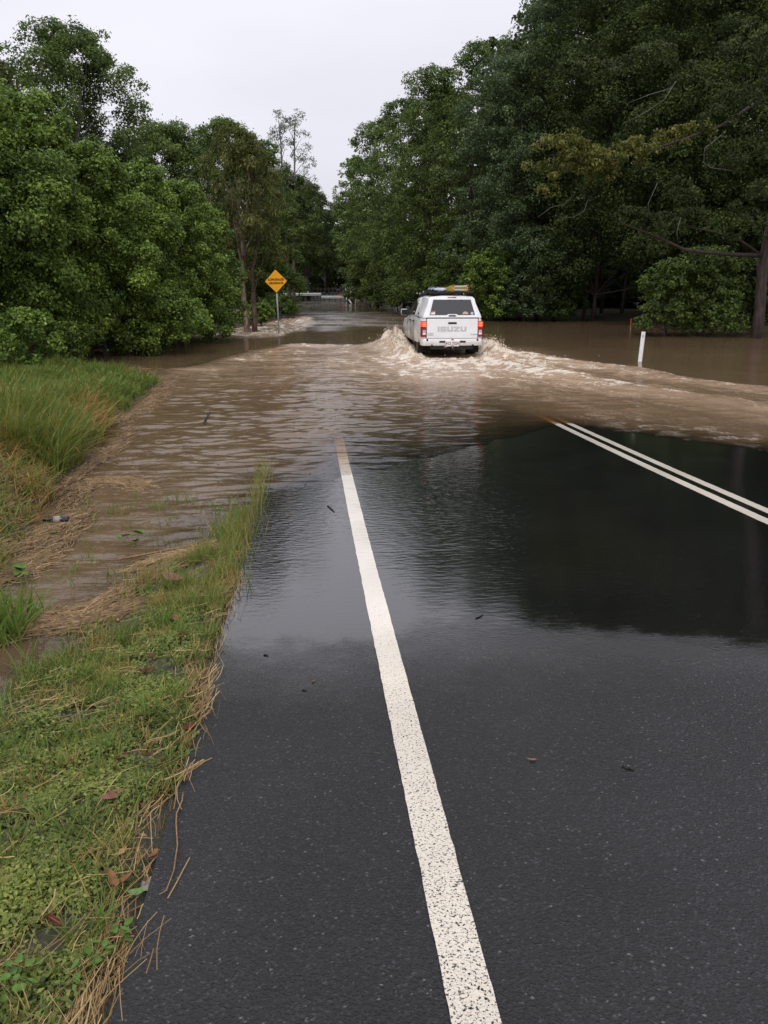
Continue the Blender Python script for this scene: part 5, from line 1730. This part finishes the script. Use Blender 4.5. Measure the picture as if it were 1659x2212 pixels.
wrack(w2([(-10, 1240), (40, 1225), (90, 1215), (160, 1140), (170, 1090), (150, 1050)]), .10, 3000, .45)
wrack(w2([(170, 1075), (200, 1040), (262, 1038), (320, 1048)]), .07, 1100, .5)
wrack(w2([(-10, 1190), (60, 1170), (130, 1130), (170, 1110)]), .10, 2200, .45)
wrack(w2([(150, 1040), (200, 1000), (260, 960), (285, 920)]), .09, 1500, .45)
wrack(w2([(270, 905), (310, 880), (345, 850), (365, 815), (300, 803)]), .18, 3000, .5)
wrack(w2([(180, 805), (260, 800), (330, 806)]), .3, 1500, .4)
grass_obj('flotsam', M['mat_straw'], 'mats of washed-up straw floating at the water edge by the left bank', 'flotsam', parts_)


# ---- single fallen leaves and bits
def leaf_mesh(L, W, curl, rng, tip=.35):
    b = MB()
    ts = np.linspace(0, 1, 7)
    V, F = [], []
    for t in ts:
        w = W / 2 * max(math.sin(math.pi * min(t ** .8, 1)), 0) ** .8
        zc_ = curl * L * (t - .5) ** 2 * 2
        for s in (-1, -.5, 0, .5, 1):
            V.append((s * w, (t - .5) * L, zc_ + abs(s) * w * .35 + .003))
    for i in range(6):
        for j in range(4):
            a = i * 5 + j
            F.append((a, a + 1, a + 6, a + 5))
    b.add(V, F)
    b.tube([(0, -L * .5, .004 + curl * L * .5), (.002, -L * .68, .004 + curl * L * .4)], .0012, 4)
    return b


def fallen(u, v, mat, L, label, lift=.03, az=None, W=.45, curl=.3, group=None):
    x, y, z = foot(u, v)
    o = leaf_mesh(L, L * W, curl, rng).build('fallen_leaf', M[mat], None, True)
    o.location = (x, y, z + lift)
    o.rotation_euler = (rng.normal() * .25, rng.normal() * .25, rng.uniform(0, 6.28) if az is None else az)
    return tag(o, label, 'leaf', group or 'fallen leaves on the verge')


fallen(328, 1439, 'leaf_red', .085, 'dark red fallen leaf, upper of two close together on the green verge', .05)
fallen(319, 1469, 'leaf_red', .085, 'dark red fallen leaf, lower of two close together on the green verge', .05)
fallen(394, 1389, 'leaf_red', .080, 'glossy red-brown fallen leaf near the bitumen edge by yellow tufts', .05)
fallen(264, 1659, 'leaf_red', .085, 'curled dark red leaf in the middle of the green creepers', .045)
fallen(244, 1741, 'leaf_pink', .095, 'dull purple-brown fallen leaf below the curled dark red one', .04)
fallen(334, 1863, 'leaf_brown', .070, 'orange-brown fallen leaf among straw at the bitumen edge', .025)
fallen(244, 1919, 'leaf_brown', .075, 'orange-brown fallen leaf left of its twin above the green leaf', .03)
fallen(272, 1918, 'leaf_brown', .060, 'small rusty fallen leaf just above the single green leaf', .03)
fallen(258, 1545, 'leaf_red', .075, 'shrivelled dark leaf between grass tufts mid verge', .045)
fallen(408, 1583, 'leaf_red', .070, 'dark brown leaf half under grass beside the bitumen', .03)
fallen(120, 2014, 'leaf_red', .085, 'dark red leaf in dead straw near the lower left corner', .03)
fallen(380, 1351, 'leaf_brown', .085, 'flat brown leaf below the large pinkish leaf', .045)
fallen(116, 1337, 'leaf_brown', .10, 'wet brown leaf in the straw wrack at the puddle', .03)
fallen(376, 1268, 'leaf_pink', .17, 'large pinkish-brown fallen leaf on straw near the flooded verge', .06, W=.5)
fallen(296, 1941, 'leaf_green', .062, 'single fresh green leaf on straw at the bitumen edge', .02, 1.4)
fallen(416, 1521, 'leaf_pale', .16, 'long pale yellow leaf lying across straw at the bitumen edge', .035, 1.9, W=.18)
RL = 'leaves and bits on the wet bitumen'
fallen(1148, 1643, 'leaf_brown', .040, 'small tan leaf alone on the bitumen right of the white line', .001, group=RL)
fallen(676, 1473, 'leaf_brown', .028, 'tiny rusty leaf on the wet shoulder left of the white line', .001, group=RL)


def twig(pts, r, mat, label, name='twig', zoff=.004, group=RL, catg='twig'):
    W_ = [foot(u, v) for u, v in pts]
    c = W_[0]
    o = MB().tube([(p[0] - c[0], p[1] - c[1], p[2] - c[2] + zoff) for p in W_], [r] * (len(pts) - 1) + [r * .5], 6).build(name, M[mat], None, True)
    o.location = c
    return tag(o, label, catg, group)


twig([(1345, 1656), (1354, 1662), (1360, 1660), (1369, 1666)], .005, 'twig_dark', 'short black twig alone on the dry-looking bitumen at right')
twig([(1028, 1336), (1038, 1332), (1044, 1327)], .004, 'twig_dark', 'thin dark twig on the wet sheen right of the white line')
twig([(708, 1093), (716, 1100), (722, 1106)], .008, 'twig_dark', 'curved dark twig at the first ripple left of the white line')
twig([(654, 1491), (662, 1493)], .005, 'twig_dark', 'black speck of bark beside the tiny rusty leaf')
twig([(570, 1415), (580, 1416)], .005, 'twig_dark', 'dark bit of bark near the grass on the wet shoulder')
tw1 = twig([(440, 918), (448, 903), (456, 888)], .012, 'twig_dark', 'dark stick poking out of the rippled water before the bank', zoff=.03, group='sticks in the flood')
cst = [(396, 1717), (394, 1735), (382, 1763), (381, 1785), (384, 1831), (376, 1887), (360, 1930), (312, 1959), (260, 1986)]
twig(cst, .0026, 'stem_tan', 'long thin dry runner looping from the grass onto the bitumen', 'dry_runner', .012, None, 'stem')
twig([(255, 1216), (330, 1202), (410, 1186), (450, 1172)], .009, 'stem_tan', 'long pale dry cane lying across the flooded verge', 'dry_cane', .03, None, 'cane')

# crumpled clear wrapper
x, y, z = foot(328, 1924)
b = MB(); Vw = []
for i in range(6):
    for j in range(5):
        Vw.append(((i - 2.5) * .013 + rng.normal() * .003, (j - 2) * .012 + rng.normal() * .003, .008 + abs(rng.normal()) * .010))
b.add(Vw, [(i * 5 + j, i * 5 + j + 1, i * 5 + j + 6, i * 5 + j + 5) for i in range(5) for j in range(4)])
o = b.build('wrapper', M['film_grey'], None, False); o.location = (x, y, z + .01)
tag(o, 'small crumpled grey wrapper caught in straw beside the green leaf', 'wrapper')

# dark bottle washed into the straw
x, y = onz(122, 1122, .05)
bo_ = empty('bottle', (x, y, .045), R(8), 'dark bottle with torn pale label washed up in straw', 'bottle')
MB().lathe([(-.115, .001), (-.115, .014), (-.075, .015), (-.045, .030), (-.03, .037), (.10, .037), (.105, .033), (.105, .001)], (0, 0, 0), 'x', 20).build('glass', M['bottle_dark'], bo_, True)
MB().lathe([(-.02, .0376), (-.0195, .0385), (.035, .0385), (.0355, .0376)], (0, 0, 0), 'x', 20).build('label', M['bottle_label'], bo_, True)


# broad-leaved weeds
def weed(u, v, n, L, h, label, sd):
    x, y, z = foot(u, v)
    t = empty('weed', (x, y, z), 0, label, 'weed', 'broad-leaved weeds on the verge')
    r_ = np.random.default_rng(sd)
    st_ = MB()
    for k in range(n):
        a = r_.uniform(0, 6.28); rr = r_.uniform(.2, 1) * h
        e = Vector((math.cos(a) * rr, math.sin(a) * rr, h * r_.uniform(.5, 1.1)))
        st_.tube([(math.cos(a) * .004 * k, math.sin(a) * .004 * k, 0), e * .6, e], .0014, 4)
        o = leaf_mesh(L * r_.uniform(.7, 1.2), L * .62 * r_.uniform(.8, 1.1), .15, r_).build('leaf', M['weed_green'], t, True)
        o.location = e; o.rotation_euler = (r_.normal() * .3, r_.normal() * .3, a - math.pi / 2)
    st_.add([(-.012, -.012, 0), (.012, -.012, 0), (.012, .012, 0), (-.012, .012, 0)], [(0, 1, 2, 3)])
    st_.build('stem', M['weed_green'], t)


weed(42, 2150, 17, .034, .07, 'cluster of round-leaved weeds in the lower left corner', 1)
weed(228, 2082, 5, .034, .05, 'few-leaved weed between straw and lower bitumen edge', 2)
weed(185, 2105, 6, .032, .05, 'broad-leaved weed left of the few-leaved one', 3)
weed(255, 2045, 6, .032, .055, 'spiky-leaved weed touching the straw at the bitumen edge', 4)
weed(40, 1255, 8, .10, .10, 'broad-leaved water weed on the wrack by the left bank', 5)
weed(290, 1178, 6, .09, .12, 'small green water weed alone in the muddy shallows', 6)
